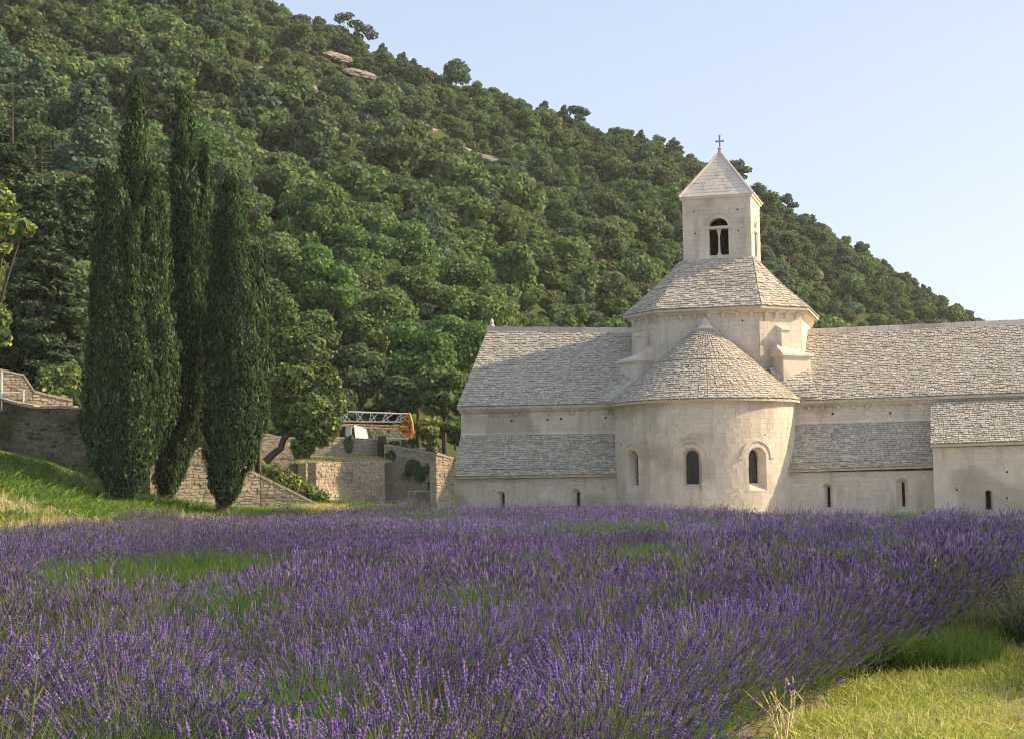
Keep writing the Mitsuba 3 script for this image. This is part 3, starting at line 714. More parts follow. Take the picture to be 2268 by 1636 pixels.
def tree(name, base, lobes, n, size, kind, seed, label, cat, r0=.16, group=None, trunk=True, **kw):
    """A tree of its own: crown and trunk as parts; lobes are relative to the base."""
    r = np.random.default_rng(seed)
    key = numbered_thing(name)
    base = np.asarray(base, float)
    L = np.asarray(lobes, float).copy(); L[:, :3] += base
    c = MB(); crown(c, L, n, size, kind, r, **kw)
    scene[f'{key}__crown'] = c.ply('leaf')
    if trunk:
        t = MB(); limbs(t, base - [0, 0, .3], L, r, r0); scene[f'{key}__trunk'] = t.ply('bark')
    tag(key, label, cat, group)
    return key
_things = {}
def numbered_thing(name):
    n = _things.get(name, 0); _things[name] = n + 1
    return name if n == 0 else f'{name}_{n:03d}'


# ---- prototypes for the hillside wood (shared by the copies)
def proto(key, mb): scene[key] = {'type': 'shapegroup', 'tree': mb.ply('leaf')}
PROTO = []
def make_proto(key, seed, kind, w, h, n, size, nl, trunk=.8, **kw):
    r = np.random.default_rng(seed); mb = MB()
    L = np.array(blob_lobes(r, w, h, nl, trunk))
    crown(mb, L, int(n * 2.15), size * .68, kind, r, far=True, spread=.75, tone=(.15, .85), shell=.38, **kw)
    tube(mb, [[0, 0, -1.5], [r.normal() * .1, r.normal() * .1, trunk], [0, 0, trunk + h * .5]], [.14, .11, .05], 5, .3, BARE)
    proto(key, mb); PROTO.append(key)
make_proto('holm_oak_shape_a', 1, OLIVE, 4.2, 3.5, 1150, .36, 11)
make_proto('holm_oak_shape_b', 2, OLIVE, 3.6, 3.8, 1050, .34, 9, kinds=[OLIVE, OLIVE, SCRUB])
make_proto('holm_oak_shape_c', 3, OAK, 4.0, 3.2, 1100, .36, 12)
make_proto('holm_oak_shape_d', 4, OAK, 3.2, 3.0, 850, .33, 8, kinds=[OAK, OLIVE])
make_proto('scrub_oak_shape', 5, SCRUB, 3.4, 2.6, 800, .33, 8, trunk=.3)
make_proto('broadleaf_shape_a', 6, BRIGHT, 3.6, 4.2, 1150, .34, 10)
make_proto('broadleaf_shape_b', 7, BRIGHT, 3.0, 3.4, 900, .32, 8, kinds=[BRIGHT, OAK])
FINE = {}
for q, (key, seed, kind, w, h, n, size, nl) in enumerate([('holm_oak_fine_a', 1, OLIVE, 4.2, 3.5, 4200, .19, 11), ('holm_oak_fine_c', 3, OAK, 4.0, 3.2, 4000, .19, 12), ('broadleaf_fine_a', 6, BRIGHT, 3.6, 4.2, 4000, .18, 10)]):
    make_proto(key, seed, kind, w, h, n, size, nl); PROTO.pop()
def pine_proto(key, seed, h, w, n=1900, size=.26):
    r = np.random.default_rng(seed); mb = MB()
    L = []
    for k in range(9):
        t = k / 8; z = h * (.45 + .5 * t); rad = w * .5 * (1 - .75 * t) + .15
        a = k * 2.4 + r.uniform(-.4, .4); d = rad * r.uniform(.3, .75)
        L.append((math.cos(a) * d, math.sin(a) * d, z, rad * .62, rad * .62, h * .085))
    crown(mb, L, n, size, PINE, r, core=.5, spread=.8, far=True, tone=(.15, .85))
    tube(mb, [[0, 0, -1.5], [.1, 0, h * .5], [0, 0, h * .96]], [.16, .11, .03], 5, .4, BARE)
    proto(key, mb); PROTO.append(key)
pine_proto('pine_shape_a', 8, 6.0, 3.6); pine_proto('pine_shape_b', 9, 5.2, 4.0); pine_proto('pine_fine_a', 8, 6.0, 3.6, 6500, .14); PROTO.pop()
mbs = MB(); r_ = np.random.default_rng(10)
crown(mbs, [(0, 0, .5, .9, .8, .7), (.6, .3, .4, .6, .6, .5), (-.5, .4, .45, .6, .7, .55)], 260, .26, SCRUB, r_, kinds=[SCRUB, OLIVE, OAK])
proto('low_scrub_shape', mbs)


def inst(key, group, x, y, z, s=1.0, rot=0.0, sz=None):
    scene[key] = {'type': 'instance', 'shape': {'type': 'ref', 'id': group},
                  'to_world': T().translate([float(x), float(y), float(z)]).rotate([0, 0, 1], float(rot)).scale([float(s), float(s), float(sz or s)])}


# rock faces and bare slabs on the hill: survey pixel, distance, half width, half height (m)
ROCKS = [(608, 182, 205, 3.4, 1.3, 'pale bare rock slab high on the hill above the cypresses'), (700, 65, 225, 3.0, 1.6, 'bare stony slope near the crest left of the leaning pine'),
         (745, 128, 222, 2.6, 1.2, 'pale rock slab below the leaning skyline pine'), (795, 165, 220, 3.0, 1.1, 'long grey rock slab running down from the leaning pine'),
         (1005, 202, 238, 3.6, 1.0, 'pale rock slab just under the round skyline tree'), (1085, 222, 240, 2.4, .8, 'small bare patch on the crest right of the round tree'),
         (1900, 628, 262, 1.0, 2.2, 'tall narrow grey cliff among the trees on the right slope'), (1812, 612, 255, .9, 1.8, 'small grey cliff nearest the bell tower on the right slope'),
         (160, 4, 190, 2.6, 1.0, 'pale rock outcrop at the top edge above the cedars'), (950, 300, 210, 1.2, .5, 'small pale boulder amid the trees in mid slope')]
def hill_at(px, py, guess):
    """Where the sight line through a survey pixel meets the hillside."""
    a = azel(px, py)[0]
    ys = np.linspace(90, 420, 700); zz = hill_z(np.full(700, a), ys); ray = 1.5 + azel(px, py)[1] * ys
    k = np.nonzero(zz >= ray)[0]
    y = ys[k[0]] if len(k) else guess
    return np.array([a * y, y, float(hill_z(np.array([a]), np.array([y]))[0])])
ROCKP = []
for i, (px, py, g, hw, hh, lab) in enumerate(ROCKS):
    p = hill_at(px, py + 8, g); ROCKP.append((p, hw, hh))
    r = np.random.default_rng(500 + i)
    m = trimesh.creation.icosphere(4); v = np.array(m.vertices)
    v = v * (.60 + .5 * meshkit.fbm(v * 1.6 + i * 5, 3) + .35 * np.abs(meshkit.noise(v * 3.3 + i) - .5) + .16 * np.floor(meshkit.noise(v * [2, 2, 5] + i * 3) * 4) / 4)[:, None]
    steep = hh > hw
    sc = np.array([hw, hw * .6, hh]) if steep else np.array([hw, 2.2, hh])
    v = v * sc
    if not steep:   # lies along the slope, which falls to the right
        v[:, 2] += -v[:, 0] * .42 + v[:, 1] * .45
    mb = MB(); mb.add(p + v * [1.05, .9, .62] + [0, -.2, .1 * hh + (1.3 if i in (0, 4, 5, 9) else .45)], m.faces, .5)
    k = numbered_thing('rock_outcrop'); scene[k] = mb.ply('rock'); tag(k, lab, 'rock')


# ---- the wood: spots on the slope, nearest first; the first are things, the rest one stand of trees
r = np.random.default_rng(77)
cand = []
for _ in range(13000):
    a = r.uniform(-.40, .37); d0 = np.interp(a, FOOT, FD) + 8; d1 = crest_d(a) + 8
    y = math.sqrt(r.uniform(d0 ** 2, d1 ** 2)); x = a * y
    cand.append((x, y))
cand = np.array(cand)
keepi, cell = [], {}
for k in range(len(cand)):
    x, y = cand[k]
    dmin = 1.85 + .4 * (y > 200)
    ck = (int(x // 3), int(y // 3))
    if any((cand[q] - cand[k]) @ (cand[q] - cand[k]) < dmin ** 2 for da in (-1, 0, 1) for db in (-1, 0, 1) for q in cell.get((ck[0] + da, ck[1] + db), ())): continue
    cell.setdefault(ck, []).append(k); keepi.append(k)
spots = cand[keepi]
sz = hill_z(spots[:, 0] / spots[:, 1], spots[:, 1])
ok = np.ones(len(spots), bool)
for p, hw, hh in ROCKP:
    dx, dy = spots[:, 0] - p[0], spots[:, 1] - p[1]
    ok &= ~((np.abs(dx) < hw * 1.0) & (dy > -9) & (dy < 3.5))
# what the abbey hides is left out
az_, el_ = spots[:, 0] / spots[:, 1], (sz + 4 - 1.5) / spots[:, 1]
pxs = az_ * FPX + W0 / 2; pys = YH - el_ * FPX
ok &= ~((pxs > 1080) & (pys > 745)) & ~((pxs > 1020) & (pxs < 1085) & (pys > 850))
ok &= (pys > -220)
ok &= ~((spots[:, 1] < 112) & (pxs > 560) & (pxs < 1060))
spots, sz, pys = spots[ok], sz[ok], pys[ok]
order = np.argsort(spots[:, 1] + 60 * (pys < -20)); spots, sz = spots[order], sz[order]
KINDS = {0: ('dark_oak_tree', 'dark olive evergreen oak on the wooded hillside', 'oak', 'dark oaks of the hillside wood'),
         2: ('green_oak_tree', 'mid green rounded oak on the wooded hillside', 'oak', 'green oaks of the hillside wood'),
         5: ('bright_broadleaf_tree', 'bright green broadleaf tree on the wooded hillside', 'tree', 'bright broadleaf trees of the hillside wood'),
         7: ('hillside_pine', 'blue green pine among the oaks of the hillside', 'pine', 'pines of the hillside wood')}
names = {}
NTHING = 290
for k, ((x, y), z) in enumerate(zip(spots, sz)):
    patch = meshkit.noise(np.array([x * .045, y * .045, 9.0]))
    u = r.random()
    if u < .09: pk = 7 + int(r.random() * 2)
    elif patch > .66 and u < .6 or u > .95: pk = 5 + int(r.random() * 2)
    elif patch < .36: pk = [0, 1, 4, 0][int(r.random() * 4)]
    else: pk = [0, 1, 2, 3, 2, 4][int(r.random() * 6)]
    s = (r.uniform(.62, 1.1) + .7 * (r.random() < .18 and y < crest_d(x / y) - 22)) * (1 + .1 * (y < 130)) * (1.0 - .12 * (y > 230)); hz = s * r.uniform(.85, 1.15)
    for p, hw, hh in ROCKP:
        if abs(x - p[0]) < hw * 1.2 and -28 < y - p[1] <= -8: s, hz = s * .5, hz * .42
    rot = r.uniform(0, 360)
    if k < NTHING:
        kd = KINDS[max(q for q in KINDS if q <= pk)]
        key = numbered_thing(kd[0]); inst(key, PROTO[pk] if y > 125 and not (s > 1.15 and y < 190) and not (4 < pk < 7 and y < 160) else 'pine_fine_a' if pk > 6 else 'holm_oak_fine_a' if pk < 2 or pk == 4 else 'holm_oak_fine_c' if pk < 5 else 'broadleaf_fine_a', x, y, z - .3, s, rot, hz); tag(key, *kd[1:])
    else:
        inst(f'hillside_wood__{k:04d}', PROTO[pk], x, y, z - .3, s, rot, hz)
tag('hillside_wood', 'dense evergreen wood covering the upper hillside', 'wood', kind='stuff')
for k in range(1500):
    a = r.uniform(-.38, .36); d0 = np.interp(a, FOOT, FD); d1 = crest_d(a) + 3
    y = math.sqrt(r.uniform((d0 + 4) ** 2, d1 ** 2)); x = a * y
    px_ = a * FPX + W0 / 2
    if px_ > 1090 and y < 175: continue
    if any(abs(x - p[0]) < hw * .8 and -3.5 < y - p[1] < 3 for p, hw, hh in ROCKP): continue
    z = float(hill_z(np.array([a]), np.array([y]))[0])
    inst(f'undergrowth__{k:04d}', 'low_scrub_shape', x, y, z - .1, r.uniform(.6, 1.3), r.uniform(0, 360))
for q, (p, hw, hh) in enumerate(ROCKP):
    for k in range(46):
        x, y = p[0] + r.uniform(-1.3, 1.3) * hw, p[1] + r.uniform(-24, -2.5)
        inst(f'undergrowth__{1600 + q * 50 + k:04d}', 'low_scrub_shape', x, y, float(hill_z(np.array([x / y]), np.array([y]))[0]) - .15, r.uniform(.5, 1.1), r.uniform(0, 360))
tag('undergrowth', 'low scrub growing between the trees of the hillside', 'scrub', kind='stuff')
print('wood', len(spots))


# ---- trees that can be told apart
def on_hill(px, py, guess): return hill_at(px, py, guess)
def from_px(px, pyb, Y, w_px, h_px): 
    p = at(px, pyb, Y); return p, w_px * Y / FPX, h_px * Y / FPX
def sky_tree(px, pyb, w, h, lobes, kind, seed, lab, cat, n=700, r0=.13, **kw):
    pyb += 9; a, e = azel(px, pyb); Y = float(crest_d(np.array([a]))[0]) - 2
    b = at(px, pyb, Y); s = Y / FPX
    L = [(x * s, yy * s, z * s, rx * s, ry * s, rz * s) for x, yy, z, rx, ry, rz in lobes]
    tree('skyline_' + cat, b, L, n, .36, kind, seed, lab, cat, r0=r0, spread=.7, **kw)
sky_tree(775, 108, 90, 100, [(-22, 0, 78, 14, 14, 11), (-8, 0, 84, 16, 14, 8), (12, 5, 68, 18, 16, 9), (32, 0, 54, 20, 16, 9), (50, 0, 40, 17, 15, 10), (-25, 4, 56, 12, 12, 7), (18, -5, 38, 16, 14, 7)], PINE, 901, 'tall open pine leaning on the skyline with sky showing through', 'pine', r0=.16, core=.45)
sky_tree(1010, 195, 65, 75, [(0, 0, 42, 27, 25, 22), (-12, 6, 55, 17, 16, 15), (14, 0, 52, 18, 16, 15), (20, 0, 30, 14, 14, 12), (-20, 0, 28, 14, 14, 10), (0, 0, 66, 13, 13, 9)], PINE, 902, 'round blue green tree standing up on the crest left of centre', 'tree', n=1000)
sky_tree(1280, 262, 56, 40, [(0, 0, 26, 24, 20, 8), (-12, 0, 31, 13, 12, 5), (14, 0, 20, 15, 13, 6)], PINE, 903, 'flat topped small pine on the crest midway to the bell tower', 'pine', n=450)
sky_tree(1432, 335, 50, 40, [(0, 0, 26, 22, 18, 6), (12, 0, 20, 14, 12, 5), (-14, 0, 18, 12, 12, 5)], OAK, 904, 'umbrella shaped olive tree on the crest left of the bell tower', 'tree', n=400)
sky_tree(1640, 418, 60, 80, [(-8, 0, 66, 20, 16, 8), (4, 0, 52, 22, 18, 8), (-2, 3, 36, 18, 16, 7)], PINE, 905, 'layered dark pine just behind the bell tower roof', 'pine', n=700)
sky_tree(1680, 452, 50, 70, [(0, 0, 44, 20, 18, 12), (10, 0, 32, 18, 16, 10), (-12, 0, 30, 15, 14, 9), (2, 0, 16, 16, 15, 8)], PINE, 906, 'rounded dark pine right of the bell tower roof', 'pine', n=650)
sky_tree(1745, 478, 44, 62, [(-4, 0, 46, 16, 14, 9), (12, 0, 32, 14, 12, 7), (-14, 0, 28, 11, 11, 6), (0, 0, 16, 12, 12, 6), (2, 0, 54, 8, 8, 6)], PINE, 907, 'small lone dark conifer on the crest right of the bell tower', 'conifer', n=520)
sky_tree(1915, 582, 30, 40, [(0, 0, 30, 9, 9, 5), (6, 0, 20, 10, 9, 4), (-6, 0, 14, 8, 8, 4)], OAK, 908, 'thin sparse sapling on the crest of the right slope', 'sapling', n=140, core=0)
sky_tree(2138, 712, 40, 42, [(0, 0, 20, 17, 16, 14), (8, 0, 26, 12, 12, 9), (-8, 0, 15, 12, 12, 9)], OLIVE, 909, 'rounded bush like tree at the right foot of the crest', 'tree', n=420)

r = np.random.default_rng(31)
NEAR = [(715, 745, 100, 150, 200, BRIGHT, 'fresh green broadleaf tree rising right of the cypresses'), (838, 830, 106, 170, 190, OAK, 'olive green broadleaf tree behind the crane, above its middle'),
        (690, 860, 97, 130, 170, OAK, 'grey green tree behind the leaning evergreen oak'), (800, 930, 99, 150, 150, OLIVE, 'dark tree directly behind the folded crane'),
        (930, 920, 100, 170, 200, BRIGHT, 'bright green broadleaf tree behind the right end of the crane'), (1018, 880, 104, 150, 180, BRIGHT, 'bright green tree touching the left gable of the abbey'),
        (985, 1002, 95, 120, 190, OAK, 'tree with a bare dark trunk beside the left gable of the abbey'), (890, 960, 97, 100, 120, OLIVE, 'low dark tree behind the crane nearest its tip'),
        (780, 770, 112, 150, 180, OLIVE, 'dark oak on the lower slope above the crane'), (1085, 800, 118, 150, 160, OAK, 'oak behind the left end of the transept ridge'),
        (640, 690, 115, 140, 170, OAK, 'olive oak on the lower slope beside the rightmost cypress'), (925, 740, 116, 140, 150, OAK, 'rounded oak on the lower slope left of the gable'),
        (745, 985, 96, 110, 120, OLIVE, 'dark tree behind the left end of the crane')]
for i, (px, pyb, Y, wp, hp, kd, lab) in enumerate(NEAR):
    b, w, h = from_px(px, pyb, Y, wp, hp)
    gz = float(hill_z(np.array([b[0] / Y]), np.array([Y]))[0])
    tr = b[2] - gz + h * (.12 if i != 6 else .40)
    b[2] = gz
    L = blob_lobes(r, w, h * (.95 if i != 6 else .72), 16, max(tr, .3))
    tree('broadleaf_tree', b, L, 6500, .17, kd, 600 + i, lab, 'tree', r0=.15, spread=.6, kinds=[kd, kd, kd, LEAF] if kd == BRIGHT else None)
# evergreen oak leaning over the retaining wall
b = at(585, 1020, 75); s = 75 / FPX
L = [((px - 585) * s, dy, (1020 - py) * s, rx * s, rx * s * .9, rz * s) for px, py, rx, rz, dy in [(630, 690, 34, 40, .3), (640, 760, 45, 42, .2), (690, 780, 36, 40, 0), (655, 840, 50, 46, -.2), (715, 850, 42, 40, .2), (690, 910, 55, 40, -.3), (735, 900, 32, 36, 0),
     (640, 920, 40, 36, .3), (700, 960, 45, 30, -.2), (725, 945, 34, 26, -.3), (682, 990, 18, 22, -.4), (612, 860, 32, 40, .2), (612, 740, 26, 40, .2)]]
c = MB(); Lw = np.array(L); Lw[:, :3] += b
crown(c, Lw, 19000, .13, OAK, np.random.default_rng(650), spread=.7, kinds=[OAK, OAK, OAK, OLIVE, BRIGHT, WEED])
scene['leaning_oak__crown'] = c.ply('leaf')
t = MB(); q = [at(*p) for p in ((588, 1022, 75), (606, 1004, 75), (622, 992, 75), (628, 972, 75), (648, 950, 75), (668, 905, 75), (665, 840, 75))]
tube(t, q, [.20, .17, .16, .15, .13, .10, .06], 7); tube(t, [q[4], at(700, 930, 75), at(725, 900, 75)], [.1, .07, .04], 5)
scene['leaning_oak__trunk'] = t.ply('bark')
tag('leaning_oak', 'evergreen oak with a bent dark trunk leaning over the stone wall', 'oak')

# cypresses
def cypress(base, spires, seed, lab, dens=1.0):
    r = np.random.default_rng(seed); key = numbered_thing('cypress_tree'); base = np.asarray(base, float)
    c = MB()
    for k, (dx, dy, z0, z1, rad) in enumerate(spires):
        H = z1 - z0
        prof = lambda t: rad * np.minimum(1, (t / .12 + .22) ** .75) * np.clip((1 - t) / .55, 0.02, 1) ** .62
        n = int(dens * 900 * H * rad * 2.2)
        t = r.random(n) ** .92; th = r.uniform(0, 2 * PI, n)
        rid = .64 + .72 * meshkit.fbm(np.stack([np.cos(th) * 1.9 + k * 5, np.sin(th) * 1.9, t * H * .45], -1), 3)
        rr = prof(t) * rid * r.uniform(.80, 1.07, n)
        bend = .10 * np.sin(t * 5 + k * 2)
        p = base + np.stack([dx * np.minimum(1, t * 4 + .1) + rr * np.cos(th) + bend, dy * np.minimum(1, t * 4 + .1) + rr * np.sin(th), z0 + t * H], -1)
        nn = np.stack([np.cos(th), np.sin(th), 0 * th + .3], -1) + r.normal(size=(n, 3)) * .32
        up = np.stack([np.cos(th) * .3, np.sin(th) * .3, 0 * th + 1], -1) + r.normal(size=(n, 3)) * .28
        quads(c, p, nn, up, r.uniform(.022, .038, n), r.uniform(.055, .11, n), np.clip(r.uniform(.2, .85, n), 0, 1), r.choice([CYPRESS, CYPRESS, CYPRESS, CYPRESS, CYPRESS, CYPRESS, OLIVE], n), r, True)
        m = int(9 * H * rad * 2.2)   # flame-shaped tufts that stand out from the body
        ct, ch = r.random(m) ** .9 * .97, r.uniform(0, 2 * PI, m)
        for q in range(m):
            k2 = 80; hh = r.uniform(.35, .85); ww = r.uniform(.10, .22); z = r.random(k2); a = r.uniform(0, 2 * PI, k2)
            rr = ww * np.sin(PI * np.clip(z * .85 + .12, 0, 1)) ** .8
            R0 = float(prof(np.array([ct[q]]))[0]) * r.uniform(.82, 1.02)
            cc = base + np.array([dx * min(1, ct[q] * 4 + .1) + R0 * math.cos(ch[q]) + .10 * math.sin(ct[q] * 5 + k * 2), dy * min(1, ct[q] * 4 + .1) + R0 * math.sin(ch[q]), z0 + ct[q] * H])
            lean = np.array([math.cos(ch[q]) * .22, math.sin(ch[q]) * .22, 1])
            p = cc + lean * (z * hh)[:, None] + np.stack([rr * np.cos(a), rr * np.sin(a), 0 * a], -1)
            nn = np.stack([np.cos(a), np.sin(a), .3 + 0 * a], -1) + .5 * np.array([math.cos(ch[q]), math.sin(ch[q]), 0]) + r.normal(size=(k2, 3)) * .3
            quads(c, p, nn, lean + r.normal(size=(k2, 3)) * .3, r.uniform(.02, .034, k2), r.uniform(.05, .10, k2), np.clip(r.uniform(.35, .95, k2) + r.normal() * .1, 0, 1), r.choice([CYPRESS, CYPRESS, CYPRESS, OLIVE] if r.random() < .3 else [CYPRESS], k2), r, True)
        tt = np.linspace(0, 1, 14); th2 = np.arange(12) / 12 * 2 * PI
        T2, H2 = np.meshgrid(tt, th2, indexing='ij')
        rid2 = .64 + .72 * meshkit.fbm(np.stack([np.cos(H2) * 1.9 + k * 5, np.sin(H2) * 1.9, T2 * H * .45], -1), 3)
        r2 = prof(T2) * rid2 * .80
        v = base + np.stack([dx * np.minimum(1, T2 * 4 + .1) + r2 * np.cos(H2) + .10 * np.sin(T2 * 5 + k * 2), dy * np.minimum(1, T2 * 4 + .1) + r2 * np.sin(H2), z0 + T2 * H * .985], -1).reshape(-1, 3)
        i, j = np.meshgrid(np.arange(13), np.arange(12), indexing='ij')
        c.add(v, np.stack([i * 12 + j, i * 12 + (j + 1) % 12, (i + 1) * 12 + (j + 1) % 12, (i + 1) * 12 + j], -1).reshape(-1, 4), .35, CYPRESS)
    scene[f'{key}__crown'] = c.ply('needles')
    t = MB(); tube(t, [base - [0, 0, .4], base + [.05, 0, 1.2], base + [0, 0, 4]], [.30, .22, .12], 8); scene[f'{key}__trunk'] = t.ply('bark')
    tag(key, lab, 'cypress', 'cypresses on the bank left of the abbey')
def cyp(px, pyb, Y, sp, seed, lab):
    b = at(px, pyb, Y); s = Y / FPX
    z_ = float(ground_z(b[0], b[1])); pyb = YH - ROLL * (px - W0 / 2) + (1.5 - z_) * FPX / Y; b[2] = z_
    cypress(b, [((x - px) * s, dy, (pyb - y0) * s, (pyb - y1) * s, hw * s) for x, dy, y0, y1, hw in sp], seed, lab)
cyp(272, 1110, 61.2, [(222, .5, 1075, 355, 34), (290, .6, 1090, 150, 48), (262, -.5, 1100, 390, 46), (345, -.2, 1080, 370, 42), (310, -.7, 1102, 480, 42), (235, -.3, 1085, 520, 42)], 71, 'broad many-topped dark cypress, leftmost of the three')
cyp(368, 1112, 65.2, [(408, .2, 1080, 188, 42), (452, .3, 1040, 318, 28), (425, -.5, 1060, 420, 44), (385, -.3, 1105, 600, 34)], 72, 'slim pointed dark cypress in the middle of the three')
cyp(492, 1122, 63, [(520, .2, 1090, 382, 44), (492, .4, 1105, 395, 36), (562, .1, 1060, 545, 38), (535, -.5, 1095, 470, 48), (500, -.4, 1118, 640, 38)], 73, 'dark cypress with a rounded top, rightmost of the three')

# cedars at the far left
def cedar(px, pyb, pyt, Y, wpx, seed, lab, bare):
    r = np.random.default_rng(seed); b = at(px, pyb, Y); s = Y / FPX
    b[2] = float(hill_z(np.array([b[0] / Y]), np.array([Y]))[0]) - .2
    H = (pyb - pyt) * s; key = numbered_thing('cedar_tree')
    t = MB(); tube(t, [b, b + [0, 0, H * .4], b + [.05, 0, H * .75], b + [.02, 0, H]], [.30, .20, .06, .015], 8, .5); c = MB()
    for k in range(64):
        u = k / 63; z = H * (.10 + (.86 - bare) * u)
        ln = wpx * s * (1 - .78 * u) * r.uniform(.7, 1.1); a = k * 2.4 + r.uniform(-.5, .5)
        d = np.array([math.cos(a), math.sin(a), 0])
        p0 = b + [0, 0, z]; p1 = p0 + d * ln * .55 + [0, 0, .25 * ln * .3]; p2 = p0 + d * ln + [0, 0, -.10 * ln]
        tube(t, [p0, p1, p2], [.07, .05, .015], 4, .5)
        n = int(420 * ln); uu = r.random(n) ** .7
        pos = np.where(uu[:, None] < .5, p0 + (p1 - p0) * uu[:, None] * 2, p1 + (p2 - p1) * (uu[:, None] - .5) * 2)
        side = np.cross(d, [0, 0, 1]); wd = .45 * ln * np.sin(np.clip(uu, .1, 1) * PI * .9 + .2)
        pos = pos + side * (r.uniform(-1, 1, n) * wd)[:, None] + r.normal(size=(n, 3)) * [.05, .05, .09] - np.array([0, 0, .08])
        quads(c, pos, r.normal(size=(n, 3)) * .55 + [0, 0, 1], d + r.normal(size=(n, 3)) * .6, r.uniform(.05, .09, n), r.uniform(.09, .17, n), r.uniform(.15, .85, n), r.choice([PINE, PINE, OLIVE, CYPRESS], n), r)
    for k in range(14):
        z = H * (.98 - bare * r.random()); a = r.uniform(0, 6.3)
        tube(t, [b + [0, 0, z], b + [math.cos(a) * .7, math.sin(a) * .7, z + .1]], [.025, .008], 3, .8)
    scene[f'{key}__crown'] = c.ply('leaf'); scene[f'{key}__trunk'] = t.ply('bark'); tag(key, lab, 'cedar', 'cedars at the left edge')
cedar(22, 870, 75, 82, 190, 81, 'tallest cedar at the left edge with a bare pale tip', .16)
cedar(88, 850, 190, 79, 150, 82, 'cedar with layered branches standing beside the leftmost cypress', .12)
cedar(165, 880, 330, 86, 130, 83, 'smaller cedar partly hidden by the leftmost cypress', .02)
b = at(-45, 1000, 66); b[2] = float(ground_z(b[0], b[1])); s = 66 / FPX; zb = (YH + 14 - 1000) * s + 1.5 - b[2]
L = [((px + 45) * s, dy, (1000 - py) * s + zb, rx * s, rx * s, rz * s) for px, py, rx, rz, dy in [(10, 495, 38, 30, 0), (45, 498, 26, 20, .2), (-15, 440, 40, 40, .3), (-5, 700, 26, 30, 0), (5, 745, 24, 20, -.3), (-60, 600, 60, 90, .5), (-70, 420, 60, 60, .4), (0, 540, 22, 18, 0)]]
tree('lime_tree', b, L, 3600, .20, BRIGHT, 660, 'bright leafy branches reaching in at the left edge of the scene', 'tree', r0=.2, spread=.8, kinds=[BRIGHT, OAK, BRIGHT, WEED], core=.3)
for i, (px, py, Y, w, h, kd, lab) in enumerate([(955, 985, 92.5, 60, 60, WEED, 'sunny yellow green shrub behind the yard wall'), (905, 972, 93, 44, 46, OAK, 'green shrub at the hinge end of the folded crane'),
        (1008, 985, 93.5, 70, 60, OAK, 'dark green shrub against the left gable of the abbey'), (1045, 960, 97, 90, 80, BRIGHT, 'bright shrub filling the gap beside the gable roof'), (860, 955, 98, 90, 60, OLIVE, 'low dark shrub behind the crane booms'), (720, 955, 97, 90, 70, OLIVE, 'low dark shrub behind the crane tail')]):
    b = at(px, py, Y); w, h = w * Y / FPX, h * Y / FPX
    tree('shrub', b, blob_lobes(np.random.default_rng(670 + i), w, h, 8, .1), 1500, .17, kd, 680 + i, lab, 'shrub', r0=.05, spread=.7, kinds=[kd, OAK])
b = at(135, 885, 76); s = 76 / FPX
L = [(-25 * s, 0, 30 * s, 34 * s, .7, 42 * s), (15 * s, .2, 40 * s, 36 * s, .8, 44 * s), (38 * s, 0, 15 * s, 24 * s, .6, 34 * s), (-5 * s, -.3, 10 * s, 40 * s, .6, 24 * s)]
tree('garden_bush', b, L, 2600, .16, WEED, 661, 'yellow green bush above the shaded wall beside the leftmost cypress', 'bush', r0=.06, kinds=[OAK, WEED, BRIGHT], spread=.8)
